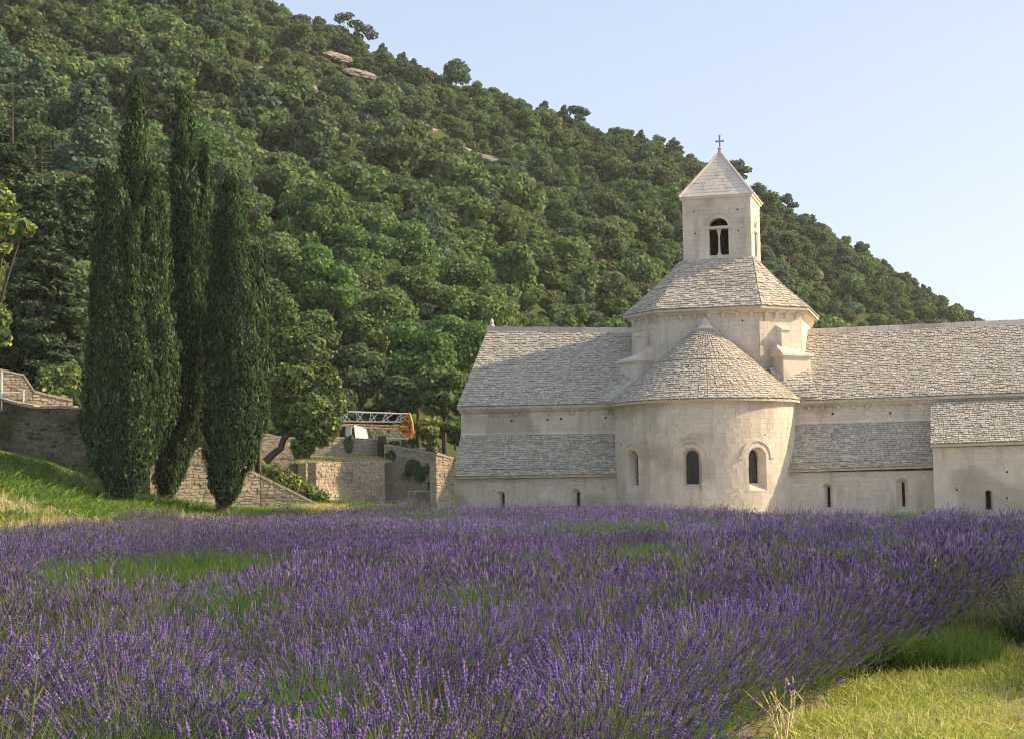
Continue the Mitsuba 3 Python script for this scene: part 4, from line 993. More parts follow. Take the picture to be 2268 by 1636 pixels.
# ------------------------------------------------------------------ rubble walls left of the abbey
def rubble(key, label, p0, p1, top, bot, thick=.5, course=(.09, .18), width=(.13, .36), seed=1, parts=290, cat='wall', coping=True, mat='rubble'):
    """A wall of rough stones from p0 to p1 (x, y of its face, seen from the south): top(s), bot(s) give heights at s in 0..1."""
    r = np.random.default_rng(seed)
    p0, p1 = np.array([*p0, 0.0]), np.array([*p1, 0.0]); L = np.linalg.norm(p1 - p0); s = (p1 - p0) / L; n = np.array([s[1], -s[0], 0])
    N = max(2, int(L / .5)); ss = np.linspace(0, 1, N + 1)
    body = MB()
    for a, b in zip(ss[:-1], ss[1:]):
        A, B = p0 + s * L * a, p0 + s * L * b
        q = [A, B, B - n * thick, A - n * thick]
        za, zb, ta, tb = bot(a) - .6, bot(b) - .6, top(a), top(b)
        hexa(body, [q[0] + [0, 0, za], q[1] + [0, 0, zb], q[2] + [0, 0, zb], q[3] + [0, 0, za], q[0] + [0, 0, ta], q[1] + [0, 0, tb], q[2] + [0, 0, tb], q[3] + [0, 0, ta]], .2)
    scene[key] = body.ply(mat); tag(key, label, cat, kind='thing')
    zmin, zmax = min(bot(q) for q in ss) - .1, max(top(q) for q in ss)
    outline = Polygon([(L * a, bot(a) - .15) for a in ss] + [(L * a, top(a) - .01) for a in ss[::-1]])
    cells, z = [], zmin
    while z < zmax:
        h = r.uniform(*course); x = -r.uniform(0, width[1])
        while x < L:
            w = r.uniform(*width) * (1.3 if r.random() < .1 else 1); g = .014
            dz = r.uniform(-.03, .03)
            q = Polygon([(x + g, z + g + dz + r.uniform(0, .02)), (x + w - g, z + g + dz + r.uniform(0, .02)), (x + w - g - r.uniform(0, .03), z + h - g + dz), (x + g + r.uniform(0, .03), z + h - g + dz - r.uniform(0, .02))])
            if outline.contains(q) : cells.append((q, w * h))
            elif outline.intersects(q):
                for c in flatpoly(outline.intersection(q)):
                    if c.area > .006: cells.append((c, c.area))
            x += w
        z += h
    cells.sort(key=lambda c: -c[1])
    rest = MB()
    for i, (q, _) in enumerate(cells):
        co = np.array(q.exterior.coords)[:-1]
        if not q.exterior.is_ccw: co = co[::-1]
        k = len(co); c = co.mean(0); d = r.uniform(.015, .055)
        f0 = co; f1 = c + (co - c) * (1 - .10 * r.uniform(.6, 1.4)); off = d + r.uniform(-.012, .012, k)
        v = np.vstack([p0 + f0[:, :1] * s + f0[:, 1:] * [0, 0, 1] + n * -.03, p0 + f1[:, :1] * s + f1[:, 1:] * [0, 0, 1] + n * off[:, None]])
        ii = np.arange(k); jj = (ii + 1) % k
        f = np.vstack([np.stack([ii, jj, jj + k], 1), np.stack([ii, jj + k, ii + k], 1), [[k, k + a, k + a + 1] for a in range(1, k - 1)]])
        if i < parts:
            m = MB(); m.add(v, f, r.uniform(0, 1)); put_part(key, 'stone', m, mat)
        else: rest.add(v, f, r.uniform(0, 1))
    if rest.n: put_part(key, 'small_stones', rest, mat, 'stuff')
    if coping:
        x = 0
        while x < L:
            w = r.uniform(.35, .7); a, b = x / L, min(1, (x + w) / L); d = r.uniform(-.02, .03)
            A, B = p0 + s * (x + .01), p0 + s * (b * L - .01)
            m = MB(); q = [A + n * .07, B + n * .07, B - n * (thick + .05), A - n * (thick + .05)]
            hexa(m, [q[0] + [0, 0, top(a) - .01], q[1] + [0, 0, top(b) - .01], q[2] + [0, 0, top(b) - .01], q[3] + [0, 0, top(a) - .01]] + [q[0] + [0, 0, top(a) + .09 + d], q[1] + [0, 0, top(b) + .09 + d], q[2] + [0, 0, top(b) + .11 + d], q[3] + [0, 0, top(a) + .11 + d]], r.uniform(.3, 1))
            put_part(key, 'coping_stone', m, 'rubble')
            x += w
def put_part(key, name, mb, bsdf, kind=None): put(f'{key}__{name}', mb, bsdf, kind=kind)
def zpx(px, py, Y): return float(at(px, py, Y)[2])
def xy(px, Y): p = at(px, 1083, Y); return (p[0], p[1])
def prof(pts, px0, px1, Y0, Y1):
    """Heights along a wall from survey pixels (px, py)."""
    xs, ys = [q[0] for q in pts], [q[1] for q in pts]
    def f(s):
        px = px0 + (px1 - px0) * s
        return zpx(px, np.interp(px, xs, ys), Y0 + (Y1 - Y0) * s)
    return f

# long bank wall behind the cypresses, their shade also put into its dark stone colour
rubble('bank_wall', 'long dark stained rubble wall at the left edge, cypress shade put into its colour', xy(-70, 68.4), xy(330, 67.4), prof([(-70, 862), (0, 886), (40, 896), (85, 905), (130, 903), (200, 906), (330, 960)], -70, 330, 68.4, 67.4),
       prof([(-70, 985), (0, 1005), (210, 1095), (330, 1118)], -70, 330, 68.4, 67.4), seed=201, parts=300, mat='stained_shaded_rubble', course=(.12, .2), width=(.16, .42))
rubble('bank_wall_001', 'low sunlit rubble wall seen between the cypress trunks', xy(332, 67.4), xy(576, 69.6), prof([(330, 962), (460, 1000), (560, 1048), (576, 1056)], 332, 576, 67.4, 69.6), lambda s: .75, seed=202, parts=200)
rubble('sloping_parapet', 'stone parapet sloping down to the right beside the hedge', xy(577, 69.6), xy(700, 70.4), prof([(577, 1056), (640, 1086), (690, 1113), (700, 1116)], 577, 700, 69.6, 70.4), lambda s: .55, seed=203, parts=120, thick=.35)
# stepped retaining walls
rubble('retaining_wall', 'sunlit rubble retaining wall in front of the grass terrace', xy(677, 78.9), xy(852, 83.8), prof([(677, 1024), (852, 1020)], 677, 852, 78.9, 83.8), lambda s: .1, seed=204, parts=300, coping=False, course=(.11, .2), width=(.18, .42))
rubble('retaining_wall_001', 'dark end face of the retaining wall above the hedge', (xy(662, 83)[0], 83), xy(677, 78.95), lambda s: zpx(677, 1024, 79.5), lambda s: .3, seed=205, parts=60, coping=False, mat='stained_shaded_rubble')
rubble('terrace_wall', 'upper rubble wall below the folded crane', xy(575, 85.5), xy(836, 88), prof([(575, 955), (620, 966), (680, 968), (740, 966), (836, 972)], 575, 836, 85.5, 88), prof([(575, 1090), (660, 1040), (690, 1010), (836, 1008)], 575, 836, 85.5, 88), seed=206, parts=300, coping=False, course=(.12, .21), width=(.18, .45))
rubble('gate_pier', 'narrow dark stone pier at the end of the terrace wall', xy(838, 87.2), xy(856, 87.2), lambda s: zpx(845, 965, 87.2), lambda s: zpx(845, 1012, 87.2), seed=207, parts=40, thick=.4, mat='stained_shaded_rubble')
rubble('yard_wall', 'stained dark rubble wall sloping down towards the abbey gable', xy(852, 86.2), xy(985, 85.4), prof([(852, 988), (900, 996), (985, 1010)], 852, 985, 86.2, 85.4), lambda s: 0.0, seed=208, parts=300, thick=.45, course=(.12, .2), width=(.18, .42))
rubble('yard_wall_001', 'sunlit pale end of the yard wall touching the abbey gable', xy(966, 78.8), xy(1004, 79.6), prof([(966, 1006), (1004, 1016)], 966, 1004, 78.8, 79.6), lambda s: 0.0, seed=210, parts=200, thick=.45)
# upper ruined wall at the far left
rubble('garden_wall', 'sunlit ruined wall stepping down at the left edge', xy(-60, 70), xy(160, 72), prof([(-60, 812), (0, 822), (48, 832), (62, 850), (70, 868), (100, 876), (160, 888)], -60, 160, 70, 72), lambda s: 4.2, seed=209, parts=160, thick=.6)
g = MB(); p, q = at(4, 893, 68.2), at(4, 822, 68.2)
tube(g, [p - [0, 0, .3], q], [.035, .035], 6); a = at(4, 870, 68.2); tube(g, [a - [2.0, 0, 0], a + [.9, 0, .0]], [.03, .03], 6); p2 = at(52, 905, 68.2); tube(g, [p2 - [0, 0, .2], p2 + [0, 0, .8]], [.03, .03], 6)
scene['white_railing'] = g.ply('white_paint'); tag('white_railing', 'thin white railing standing on the wall at the left edge', 'railing')
# grass strip on the terrace between the two retaining walls
z0 = zpx(760, 1022, 82)
ts = MB(); vs = []
for t in np.linspace(0, 1, 12):
    px = 668 + (856 - 668) * t; ya, yb = 79.0 + 4.9 * t, 86.5 + 1.6 * t
    for u in (0, .5, 1):
        Y = ya + (yb - ya) * u; x = xy(px, Y)[0]; vs.append([x, Y, zpx(px, 1024 - 13 * u, Y) - .04 + .03 * math.sin(9 * t)])
vs = np.array(vs)
ts.add(vs, [[k * 3 + i, k * 3 + 3 + i, k * 3 + 4 + i, k * 3 + 1 + i] for k in range(11) for i in range(2)], .5)
put('terrace_ground', ts, 'soil', 'dry grass terrace between the two retaining walls', kind='structure')
# blue rail by the abbey gable
g = MB(); p, q = at(905, 1088, 80), at(990, 1086, 80.5); tube(g, [p, q], [.015, .015], 5); tube(g, [p, p - [0, 0, 1.2]], [.012, .012], 5); tube(g, [q, q - [0, 0, 1.4]], [.012, .012], 5)
scene['hand_rail'] = g.ply('grey_steel'); tag('hand_rail', 'thin grey handrail in front of the stained yard wall', 'railing')

# hedge on the slope behind the parapet
r = np.random.default_rng(41)
c = MB(); L = []
for k in range(15):
    u = k / 14; p = at(600 + 112 * u, 1046 + 58 * u + r.uniform(-4, 4), 73.2 + r.uniform(-.3, .3)); L.append((*p, .50 - .12 * u, .5, .44 - .10 * u))
for u in (.1, .3, .5): p = at(600 + 100 * u, 1054 + 58 * u, 73.5); L.append((*p, .7, .6, .6))
crown(c, L, 5200, .12, OAK, r, kinds=[OAK, BRIGHT, WEED], spread=.8)
for q in L[::3]: tube(c, [np.array(q[:3]) - [0, 0, q[2] - .3], np.array(q[:3])], [.05, .03], 4, .4, BARE)
scene['hedge'] = c.ply('leaf'); tag('hedge', 'green hedge growing down the slope behind the sloping parapet', 'hedge')
def ivy(key, label, pts, Y, n, seed, kind=OLIVE, off=.12):
    r = np.random.default_rng(seed); c = MB()
    L = [(*at(px, py, Y), rx * Y / FPX, off, rz * Y / FPX) for px, py, rx, rz in pts]
    crown(c, L, n, .13, kind, r, core=.5, spread=.7); scene[key] = c.ply('leaf'); tag(key, label, 'ivy')
ivy('ivy_patch', 'ivy hanging over the terrace wall under the crane', [(868, 966, 8, 8), (870, 985, 11, 16), (874, 1002, 7, 8)], 79.2, 500, 1) if False else ivy('ivy_patch', 'ivy hanging over the terrace wall under the crane', [(770, 976, 10, 8), (772, 990, 8, 10)], 87.3, 420, 1, OAK)
ivy('ivy_patch_001', 'dark bush at the foot of the terrace wall below the leaning oak', [(665, 1000, 16, 20), (655, 985, 12, 14), (675, 1020, 12, 14)], 83, 700, 2, OAK, .3)
ivy('ivy_patch_002', 'dark creeper spread over the stained yard wall', [(915, 1030, 14, 14), (930, 1050, 12, 16), (905, 1045, 10, 10), (955, 1075, 8, 10), (865, 1010, 10, 14), (945, 1040, 9, 12)], 85.6, 900, 3, OLIVE, .10)

# ------------------------------------------------------------------ folded tower crane on the terrace
CR = 'folded_crane'
YC = 92.0
def cp(px, py, dy=0.0): return at(px, py + 4, YC + dy)
def truss(name, c0, c1, c2, c3, n, bsdf, rad=.035, tag_label=None):
    """Four chords between two end frames, with zigzag lacing. c*: (start, end) points."""
    m = MB(); ch = [tuple(map(np.asarray, c)) for c in (c0, c1, c2, c3)]
    for a, b in ch: tube(m, [a, b], [rad, rad], 6)
    L = MB()
    for k in range(4):
        (a, b), (c, d) = ch[k], ch[(k + 1) % 4]
        for i in range(n):
            t0, t1 = i / n, (i + .5) / n; t2 = (i + 1) / n
            P = lambda s, e, t: s + (e - s) * t
            tube(L, [P(a, b, t1), P(c, d, t1)], [rad * .55] * 2, 4); tube(L, [P(c, d, t1), P(a, b, t2)], [rad * .55] * 2, 4)
    put(f'{CR}__{name}', m, bsdf, tag_label); put(f'{CR}__{name}_lacing', L, bsdf)
d = .75
truss('upper_boom', (cp(738, 906, -d), cp(905, 912, -d)), (cp(738, 906, d), cp(905, 912, d)), (cp(750, 928, d), cp(888, 930, d)), (cp(750, 928, -d), cp(888, 930, -d)), 5, 'white_paint', .045)
truss('middle_boom', (cp(735, 934, -d * .8), cp(905, 940, -d * .8)), (cp(735, 934, d * .8), cp(905, 940, d * .8)), (cp(755, 938, d * .8), cp(905, 948, d * .8)), (cp(755, 938, -d * .8), cp(905, 948, -d * .8)), 5, 'orange_paint', .05, 'orange painted boom section')
truss('lower_boom', (cp(757, 938, -d), cp(880, 946, -d)), (cp(757, 938, d), cp(880, 946, d)), (cp(753, 967, d), cp(905, 967, d)), (cp(753, 967, -d), cp(905, 967, -d)), 5, 'white_paint', .045)
m = MB()
for dy in (-d, d):
    tube(m, [cp(906, 910, dy), cp(912, 930, dy), cp(914, 952, dy), cp(908, 965, dy)], [.07, .09, .10, .08], 6)
    tube(m, [cp(912, 930, dy), cp(893, 924, dy)], [.05, .05], 5); tube(m, [cp(914, 950, dy), cp(880, 938, dy)], [.06, .06], 5); tube(m, [cp(906, 910, dy), cp(890, 931, dy)], [.05, .05], 5)
for q in ((906, 910), (912, 930), (914, 952), (908, 965)): tube(m, [cp(*q, -d), cp(*q, d)], [.06, .06], 6)
bx(m, 0, 1, 0, 1, 0, 1, xf=lambda v: cp(904, 960) + (v - .5) * [.6, 1.2, .35])
put(f'{CR}__slewing_frame', m, 'orange_paint', 'orange hinge frame at the folded end')
m = MB(); tube(m, [cp(728, 950, -d), cp(748, 968, -d)], [.12, .10], 6); tube(m, [cp(728, 950, d), cp(748, 968, d)], [.12, .10], 6); tube(m, [cp(745, 934, 0), cp(748, 968, 0)], [.08, .08], 6); tube(m, [cp(728, 950, -d), cp(728, 950, d)], [.07, .07], 6)
put(f'{CR}__tail_brace', m, 'orange_paint')
m = MB()
q = [cp(784, 935, -1.4), cp(811, 945, -.9), cp(817, 966, -.9), cp(787, 967, -1.4)]
hexa(m, [q[3], q[2], q[2] + [0, .12, 0], q[3] + [0, .12, 0], q[0], q[1], q[1] + [0, .12, 0], q[0] + [0, .12, 0]])
put(f'{CR}__panel', m, 'white_paint', 'plain white panel hung on the truss')
m = MB(); bx(m, 0, 1, 0, 1, 0, 1, xf=lambda v: cp(772, 950, -.5) + (v - .5) * [.35, .3, .45]); put(f'{CR}__electric_box', m, 'white_paint')
m = MB()
for px in (770, 835): bx(m, 0, 1, 0, 1, 0, 1, xf=lambda v, px=px: cp(px, 975) + (v - [.5, .5, .6]) * [.8, 1.9, .6])
put(f'{CR}__ballast_block', m, 'stone')
tag(CR, 'folded grey and orange tower crane lying on the terrace left of the abbey', 'crane')
# ------------------------------------------------------------------ lavender field
ROWA = math.radians(23)
RU, RN = np.array([math.sin(ROWA), math.cos(ROWA)]), np.array([math.cos(ROWA), -math.sin(ROWA)])


def lavender_proto(key, seed, nsp, rad, hgt, detail, tilt=72, flower=1.0, tone=(.25, .8), green=0.0, lean=(0, 0)):
    """A plant: a low leafy mound, thin stems fanning out, a whorled flower spike on each. detail 2 near, 1 middle, 0 far."""
    r = np.random.default_rng(seed); mb = MB()
    n = nsp
    ph = np.radians(tilt) * np.sqrt(r.random(n)) ** .85; th = r.uniform(0, 2 * PI, n)
    d = np.stack([np.sin(ph) * np.cos(th) + lean[0], np.sin(ph) * np.sin(th) + lean[1], np.cos(ph)], -1) + r.normal(size=(n, 3)) * .06
    d /= np.linalg.norm(d, axis=1, keepdims=True)
    base = np.stack([r.normal(size=n) * .10, r.normal(size=n) * .10, r.uniform(.08, .22, n)], -1) * [rad / .6, rad / .6, 1]
    ln = hgt * r.uniform(.72, 1.06, n) * (1 - .10 * np.sin(ph) ** 2)
    up = np.array([0, 0, 1.0])
    tip = base + d * ln[:, None] + up * (.10 * np.sin(ph) * ln)[:, None]
    mid = base + d * (ln * .5)[:, None] - up * (.03 * np.sin(ph) * ln)[:, None]
    fd = tip - mid; fd /= np.linalg.norm(fd, axis=1, keepdims=True)
    side = np.cross(fd, r.normal(size=(n, 3))); side /= np.linalg.norm(side, axis=1, keepdims=True)
    w = {2: .0022, 1: .0034, 0: .006}[detail]
    st = r.uniform(.25, .8, n)
    v = np.stack([base - side * w, base + side * w, mid - side * w, mid + side * w, tip - side * w * .7, tip + side * w * .7], 1).reshape(-1, 3)
    k = np.arange(n)[:, None] * 6
    mb.add(v, np.vstack([k + [0, 1, 3], k + [0, 3, 2], k + [2, 3, 5], k + [2, 5, 4]]), np.repeat(st, 6), STEM)
    fl = r.random(n) < flower
    tip, fd, side = tip[fl], fd[fl], side[fl]; m = len(tip)
    if m:
        s2 = np.cross(fd, side)
        fl_len = r.uniform(.036, .075, m) * {2: 1.0, 1: 1.1, 0: 1.3}[detail]; fr = r.uniform(.0055, .0078, m) * {2: .95, 1: 1.15, 0: 1.7}[detail]
        ft = r.uniform(*tone, m)
        rings = {2: [(0, .2), (.12, 1), (.30, .55), (.42, 1.05), (.60, .5), (.70, .9), (.86, .35), (1, .05)], 1: [(0, .2), (.2, 1), (.6, .9), (1, .05)], 0: [(0, .3), (.3, 1), (1, .05)]}[detail]
        ns = {2: 5, 1: 4, 0: 3}[detail]
        V = []
        for j, (t, q) in enumerate(rings):
            for a in range(ns):
                an = 2 * PI * (a + .5 * (j % 2)) / ns
                V.append(tip + fd * (fl_len * (t - .12))[:, None] + (side * math.cos(an) + s2 * math.sin(an)) * (fr * q)[:, None])
        V = np.stack(V, 1); nv = V.shape[1]; k = np.arange(m)[:, None] * nv; Fc = []
        for j in range(len(rings) - 1):
            for a in range(ns):
                b = (a + 1) % ns; p, q2 = j * ns, (j + 1) * ns
                Fc += [k + [p + a, p + b, q2 + b], k + [p + a, q2 + b, q2 + a]]
        kinds = np.where(r.random(m) < .22, LILAC, np.where(r.random(m) < .38, CALYX, VIOLET))
        if detail == 2:   # whorls alternate between dark calyx and open violet flowers
            kk = np.repeat(kinds[:, None], nv, 1); kk[:, 0:ns] = CALYX; kk[:, 2 * ns:3 * ns] = CALYX; kk[:, 4 * ns:5 * ns] = CALYX
            kk = kk.ravel(); tt = (np.repeat(ft[:, None], nv, 1) + r.uniform(-.15, .2, (m, nv))).ravel()
        else: kk, tt = np.repeat(kinds, nv), np.repeat(ft, nv)
        mb.add(V.reshape(-1, 3), np.vstack(Fc), np.clip(tt, 0, 1), kk)
    nb = {2: 320, 1: 110, 0: 26}[detail]
    th = r.uniform(0, 2 * PI, nb); ph = r.uniform(.1, 1.25, nb)
    d = np.stack([np.sin(ph) * np.cos(th), np.sin(ph) * np.sin(th), np.cos(ph)], -1)
    c = np.stack([r.normal(size=nb) * rad * .28, r.normal(size=nb) * rad * .28, r.uniform(.05, .2, nb)], -1) + d * r.uniform(.05, .24, nb)[:, None]
    bw_, bh = {2: (.004, .05), 1: (.008, .08), 0: (.02, .12)}[detail]
    quads(mb, c, r.normal(size=(nb, 3)) + d * .4, d, bw_ * r.uniform(.7, 1.4, nb), bh * r.uniform(.7, 1.3, nb), r.uniform(.1, .7, nb), r.choice([STEM, LEAF, LEAF], nb), r)
    scene[key] = {'type': 'shapegroup', 'plant': mb.ply('leaf')}


def blades_proto(key, seed, n, rad, h, w, kinds, tilt=.5, tone=(.2, .85)):
    """A tuft of bent grass blades."""
    r = np.random.default_rng(seed); mb = MB()
    b = np.stack([r.normal(size=n) * rad * .5, r.normal(size=n) * rad * .5, r.uniform(-.02, .01, n)], -1)
    d = np.stack([r.normal(size=n) * tilt, r.normal(size=n) * tilt, np.ones(n)], -1); d /= np.linalg.norm(d, axis=1, keepdims=True)
    L = h * r.uniform(.6, 1.1, n); m = b + d * (L * .55)[:, None]
    d2 = d + np.stack([d[:, 0], d[:, 1], -.35 * np.ones(n)], -1) * .7; t = m + d2 * (L * .5)[:, None]
    s = np.cross(d, r.normal(size=(n, 3))); s /= np.linalg.norm(s, axis=1, keepdims=True)
    ww = w * r.uniform(.7, 1.3, n)[:, None]
    v = np.stack([b - s * ww, b + s * ww, m - s * ww * .8, m + s * ww * .8, t], 1).reshape(-1, 3)
    k = np.arange(n)[:, None] * 5
    mb.add(v, np.vstack([k + [0, 1, 3], k + [0, 3, 2], k + [2, 3, 4]]), np.repeat(r.uniform(*tone, n), 5), np.repeat(r.choice(kinds, n), 5))
    scene[key] = {'type': 'shapegroup', 'tuft': mb.ply('leaf')}


for q in range(6): lavender_proto(f'lavender_near_shape_{"abcdef"[q]}', 300 + q, [640, 560, 680, 520, 480, 600][q], .6, .66, 2, flower=[.97, .95, .98, .92, .85, .97][q], lean=[(0, 0), (.12, 0), (0, -.1), (-.1, .1), (0, 0), (.15, -.1)][q])
for q in range(4): lavender_proto(f'lavender_middle_shape_{"abcd"[q]}', 320 + q, [470, 430, 490, 390][q], .6, .66, 1, flower=[.97, .95, .98, .88][q])
for q in range(3): lavender_proto(f'lavender_far_shape_{"abc"[q]}', 340 + q, [210, 190, 170][q], .6, .66, 0, flower=[.95, .92, .8][q])
for q in range(2): lavender_proto(f'lavender_sparse_shape_{"ab"[q]}', 360 + q, 400, .6, .62, 2, flower=[.16, .28][q]); lavender_proto(f'lavender_thin_shape_{"ab"[q]}', 364 + q, 320, .6, .62, 1, flower=[.16, .28][q]); lavender_proto(f'lavender_pale_shape_{"ab"[q]}', 368 + q, 200, .6, .62, 0, flower=[.18, .35][q])
blades_proto('green_tuft_shape', 350, 1000, .55, .80, .0045, [LEAF, LEAF, LEAF, STEM], .34)
blades_proto('path_grass_shape', 351, 130, .38, .15, .004, [GRASS, WEED, WEED, WEED], .7)
blades_proto('dry_grass_shape', 352, 110, .38, .13, .0035, [DRY, STRAW, DRY, GRASS], .9)
blades_proto('bank_grass_shape', 353, 110, .8, .32, .012, [GRASS, GRASS, LEAF, LEAF], .6)
blades_proto('bank_straw_shape', 354, 70, .8, .30, .012, [DRY, STRAW, GRASS], .7)

CLEAR = [(3.30, 13.2, .46), (.85, 8.2, .28), (4.45, 15.0, .55)]   # green clumps at the ends and sides of the rows
r = np.random.default_rng(55)
NROW, nl, ng = 42, 0, 0
# clumps of green among the purple: east, north, radius
PATCH = [(*at(px, py, 1)[:2] * (0.95 / max(1e-6, (1.5 - at(px, py, 1)[2]))), rr) for px, py, rr in
         [(480, 1440, .45), (690, 1350, .55), (900, 1340, .5), (1290, 1420, .55), (2040, 1385, .9), (690, 1530, .5), (1540, 1545, .5), (230, 1600, .4), (400, 1345, .4), (1580, 1340, .6), (1330, 1400, .4), (1480, 1255, .7), (2000, 1240, .8), (820, 1500, .35), (1780, 1215, 1.2), (1100, 1490, .4), (1870, 1290, .6), (1350, 1180, 1.6), (560, 1250, .8)]]
for k in range(NROW):
    off = -2.72 - 1.62 * k
    for t in np.arange(-6, 95, .52):
        u = t + r.uniform(-.12, .12); o = off + r.normal() * .10
        x, y = RU * u + RN * o
        if y < 4.3 or abs(x) > .345 * y + 1.6 or y > edge_y(x) - .3: continue
        if x < -13.6 - .0 * y: continue
        gz = float(ground_z(x, y))
        if any((x - a) ** 2 + (y - b) ** 2 < c * c for a, b, c in CLEAR): continue
        pat = meshkit.noise(np.array([x * .45, y * .30, 2.0])); green = pat > (.84 if y < 13 else .79) or any((x - a) ** 2 + (y - b) ** 2 < (.55 if y < 9 else .95 if y < 13 else 1.35) * c * c for a, b, c in PATCH)
        s = r.uniform(.86, 1.08) * (.92 + .16 * meshkit.noise(np.array([x * .2, y * .2, 5.0])))
        s *= float(np.interp(y, [4, 12], [.86, 1])) * (.92 + .14 * float(meshkit.noise(np.array([x * .9, y * .55, 11.0]))))
        rot = r.uniform(0, 360)
        if green:
            inst(f'green_tufts__{ng:04d}', 'green_tuft_shape', x, y, gz, s * float(np.interp(y, [6, 12, 30], [.84, 1.0, 1.10])), rot); ng += 1
            continue
        g = ('lavender_near_shape_' + 'abcdef'[int(r.random() * 6)]) if y < 13 else ('lavender_middle_shape_' + 'abcd'[int(r.random() * 4)]) if y < 30 else ('lavender_far_shape_' + 'abc'[int(r.random() * 3)])
        spn = meshkit.fbm(np.array([x * .55, y * .22, 7.0]), 2)
        if spn > .68 and r.random() < .7: g = ('lavender_sparse_shape_' if y < 13 else 'lavender_thin_shape_' if y < 30 else 'lavender_pale_shape_') + 'ab'[int(r.random() * 2)]
        inst(f'lavender_field__{nl:05d}', g, x, y, gz - .02, s * 1.02, rot); nl += 1
# the end plant of the next row, right of the path
for t in np.arange(12.2, 40, .52):
    x, y = RU * t + RN * (-.5 + r.normal() * .08)
    if abs(x) > .345 * y + 1.2: continue
    inst(f'lavender_field__{nl:05d}', 'lavender_near_shape_' + 'abcdef'[int(r.random() * 6)] if t < 16 else 'lavender_middle_shape_a', x, y, 0, r.uniform(.85, 1.0), r.uniform(0, 360)); nl += 1
for a, b, c in CLEAR:
    for k in range(int(26 * c * c) + 4):
        an, q = r.uniform(0, 2 * PI), c * math.sqrt(r.random())
        x, y = a + q * math.cos(an), b + q * math.sin(an)
        if (a, b) == (4.45, 15.0): inst(f'lavender_field__{nl:05d}', 'lavender_thin_shape_a', x, y, 0, r.uniform(.55, .75), r.uniform(0, 360)); nl += 1
        inst(f'green_tufts__{ng:04d}', 'green_tuft_shape', x, y, 0, r.uniform(.45, .66) * (1 - .25 * q / c) * (.6 if (a, b) == (4.45, 15.0) else 1), r.uniform(0, 360)); ng += 1
for t in np.arange(17.5, 27, .45):   # weedy clumps where the path closes up
    for o in (-1.8, -1.25):
        x, y = RU * (t + r.uniform(-.2, .2)) + RN * (o + r.normal() * .15)
        if abs(x) > .345 * y + 1: continue
        inst(f'green_tufts__{ng:04d}', 'green_tuft_shape', x, y, 0, r.uniform(.3, .5), r.uniform(0, 360)); ng += 1
        if r.random() < .6: inst(f'lavender_field__{nl:05d}', 'lavender_thin_shape_b', x, y, 0, r.uniform(.7, .9), r.uniform(0, 360)); nl += 1
tag('lavender_field', 'rows of flowering purple lavender filling the foreground', 'lavender', kind='stuff')
tag('green_tufts', 'green flowerless clumps scattered through the lavender', 'grass', kind='stuff')
ng = 0
for k in range(5200):   # grass of the path
    t, o = r.uniform(3, 34), r.uniform(-2.2, 1.8)
    x, y = RU * t + RN * o
    if abs(x) > .34 * y + .6 or y < 5: continue
    dry = meshkit.fbm(np.array([x * .8, y * .8, 4.0])) + .10 * (o > -1.2 and y < 11)
    if dry > .54 and r.random() < .8: continue
    inst(f'path_grass__{ng:04d}', 'dry_grass_shape' if dry > .52 or r.random() < .25 else 'path_grass_shape', x, y, 0, r.uniform(.6, 1.3), r.uniform(0, 360)); ng += 1
tag('path_grass', 'yellow green grass and straw on the path beside the lavender', 'grass', kind='stuff')
ng = 0
for k in range(9000):   # grass of the bank
    x = r.uniform(-24, 0); y = r.uniform(40, 79)
    if y < edge_y(x) - .5 or abs(x) > .35 * y: continue
    if y > 65 and x < -9.5: continue
    if y > 79 : continue
    p = meshkit.fbm(np.array([x * .4, y * .3, 1.0])) + .22 * (-13.5 < x < -8 and y < 62) - .06 * (x < -13.5)
    inst(f'bank_grass__{ng:04d}', 'bank_straw_shape' if p > .58 else 'bank_grass_shape', x, y, float(ground_z(x, y)), r.uniform(.5, 1.1) * (1.35 if x < -12 else 1), r.uniform(0, 360)); ng += 1
for k in range(320):
    t, u = r.random(), r.random()
    px = 668 + (856 - 668) * t; ya, yb = 79.0 + 4.9 * t, 86.5 + 1.6 * t; Y = ya + (yb - ya) * u
    inst(f'bank_grass__{ng:04d}', 'bank_straw_shape', xy(px, Y)[0], Y, zpx(px, 1024 - 13 * u, Y) - .05, r.uniform(.4, .8), r.uniform(0, 360)); ng += 1
tag('bank_grass', 'rough green and straw coloured grass on the bank under the cypresses', 'grass', kind='stuff')
print('plants', nl, ng)

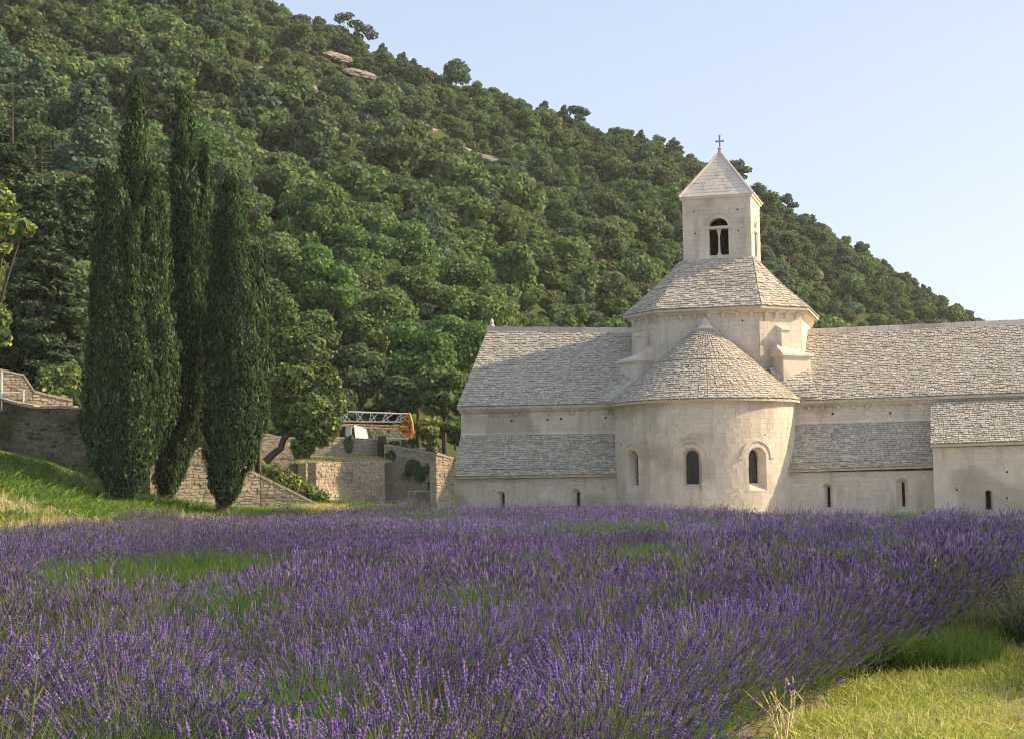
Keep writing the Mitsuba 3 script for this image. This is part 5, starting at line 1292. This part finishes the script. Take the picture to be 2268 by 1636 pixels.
# ---- taller weeds standing out of the lavender
def weed(key, px, py, Y, h, label, cat, kind, seed, stems=3, head=None, leafy=40):
    r = np.random.default_rng(seed); mb = MB(); b = at(px, py, Y); b[2] = 0
    for k in range(stems):
        q = b + [r.normal() * .06, r.normal() * .06, 0]; hh = h * r.uniform(.8, 1.0); d = np.array([r.normal() * .10, r.normal() * .10, 1]); 
        pts = [q, q + d * hh * .5, q + d * hh]
        tube(mb, pts, [.008, .006, .004], 4, .7, kind)
        for j in range(7):
            a = r.uniform(0, 6.3); z = hh * r.uniform(.45, .92); p = q + d * z; e = p + np.array([math.cos(a), math.sin(a), .8]) * .13 * r.uniform(.6, 1.3)
            tube(mb, [p, e], [.004, .003], 3, .7, kind)
            n = leafy // 7; c = p + (e - p) * r.random((n, 1)) + r.normal(size=(n, 3)) * .022
            quads(mb, c, r.normal(size=(n, 3)), r.normal(size=(n, 3)), .007, .018, r.uniform(.5, 1, n), kind, r)
        n = 16; c = q + d * hh + r.normal(size=(n, 3)) * [.02, .02, .05]
        quads(mb, c, r.normal(size=(n, 3)), r.normal(size=(n, 3)), .006, .008, r.uniform(.6, 1, n), head if head is not None else kind, r)
    key = numbered_thing(key); scene[key] = mb.ply('leaf'); tag(key, label, cat)
weed('fennel_plant', 206, 1200, 15, 1.05, 'tall pale green weed in the lavender below the leftmost cypress', 'weed', STEM, 1, 2, leafy=60)
weed('fennel_plant', 236, 1200, 15.2, 1.02, 'second pale weed close to the right of the tallest one', 'weed', STEM, 2, 2, leafy=60)
weed('fennel_plant', 1490, 1240, 14.4, .90, 'slender pale green weed in the lavender below the middle apse window', 'weed', STEM, 3, 2, leafy=60)
weed('fennel_plant', 1330, 1215, 17.4, .93, 'small pale green weed in the lavender below the left apse window', 'weed', STEM, 4, 2, leafy=60)
weed('fennel_plant', 1025, 1190, 23, .90, 'pale green weed far back in the lavender left of the apse', 'weed', STEM, 5, 2, leafy=60)
weed('flowering_weed', 1870, 1290, 12.4, .86, 'thin white flowered stalk in the lavender on the right', 'weed', STEM, 6, 1, head=STRAW, leafy=20)
weed('flowering_weed', 2085, 1250, 15.8, .82, 'pale flowering stalk further right near the path', 'weed', STEM, 7, 1, head=STRAW, leafy=20)
weed('broad_leaf_weed', 1960, 1290, 13.4, .82, 'bright green upright leaf blade in the lavender on the right', 'weed', GRASS, 8, 1)
weed('flowering_weed', 64, 1440, 6.7, .88, 'pale green stalk in the lavender at the left edge', 'weed', STEM, 9, 1, head=LILAC, leafy=20)
for i, (px, py, Y) in enumerate([(1722, 1622, 9.4), (1748, 1600, 9.9)]):
    rr = np.random.default_rng(90 + i); mb = MB(); b = at(px, py, Y); b[2] = 0
    for k in range(7): tube(mb, [b + rr.normal(size=3) * [.03, .03, 0], b + [rr.normal() * .05, rr.normal() * .05, .2], b + [rr.normal() * .08, rr.normal() * .08, .34]], [.006, .005, .003], 4, .7, STRAW)
    key = numbered_thing('dry_stalks'); scene[key] = mb.ply('leaf'); tag(key, ['bundle of dry straw stalks at the lower edge of the path', 'dry stalks just behind the lowest bundle by the path'][i], 'dry plant')
# ------------------------------------------------------------------ thin summer haze
scene['haze_air'] = {'type': 'homogeneous', 'albedo': {'type': 'rgb', 'value': [.95, .95, .95]}, 'sigma_t': .00018}
scene['haze'] = {'type': 'cube', 'to_world': T().translate([0, 280, 70]).scale([420, 300, 76]), 'bsdf': {'type': 'null'}, 'interior': {'type': 'ref', 'id': 'haze_air'}}
tag('haze', 'thin pale summer haze in the valley air', 'haze', kind='stuff')
scene['camera']['medium'] = {'type': 'ref', 'id': 'haze_air'}
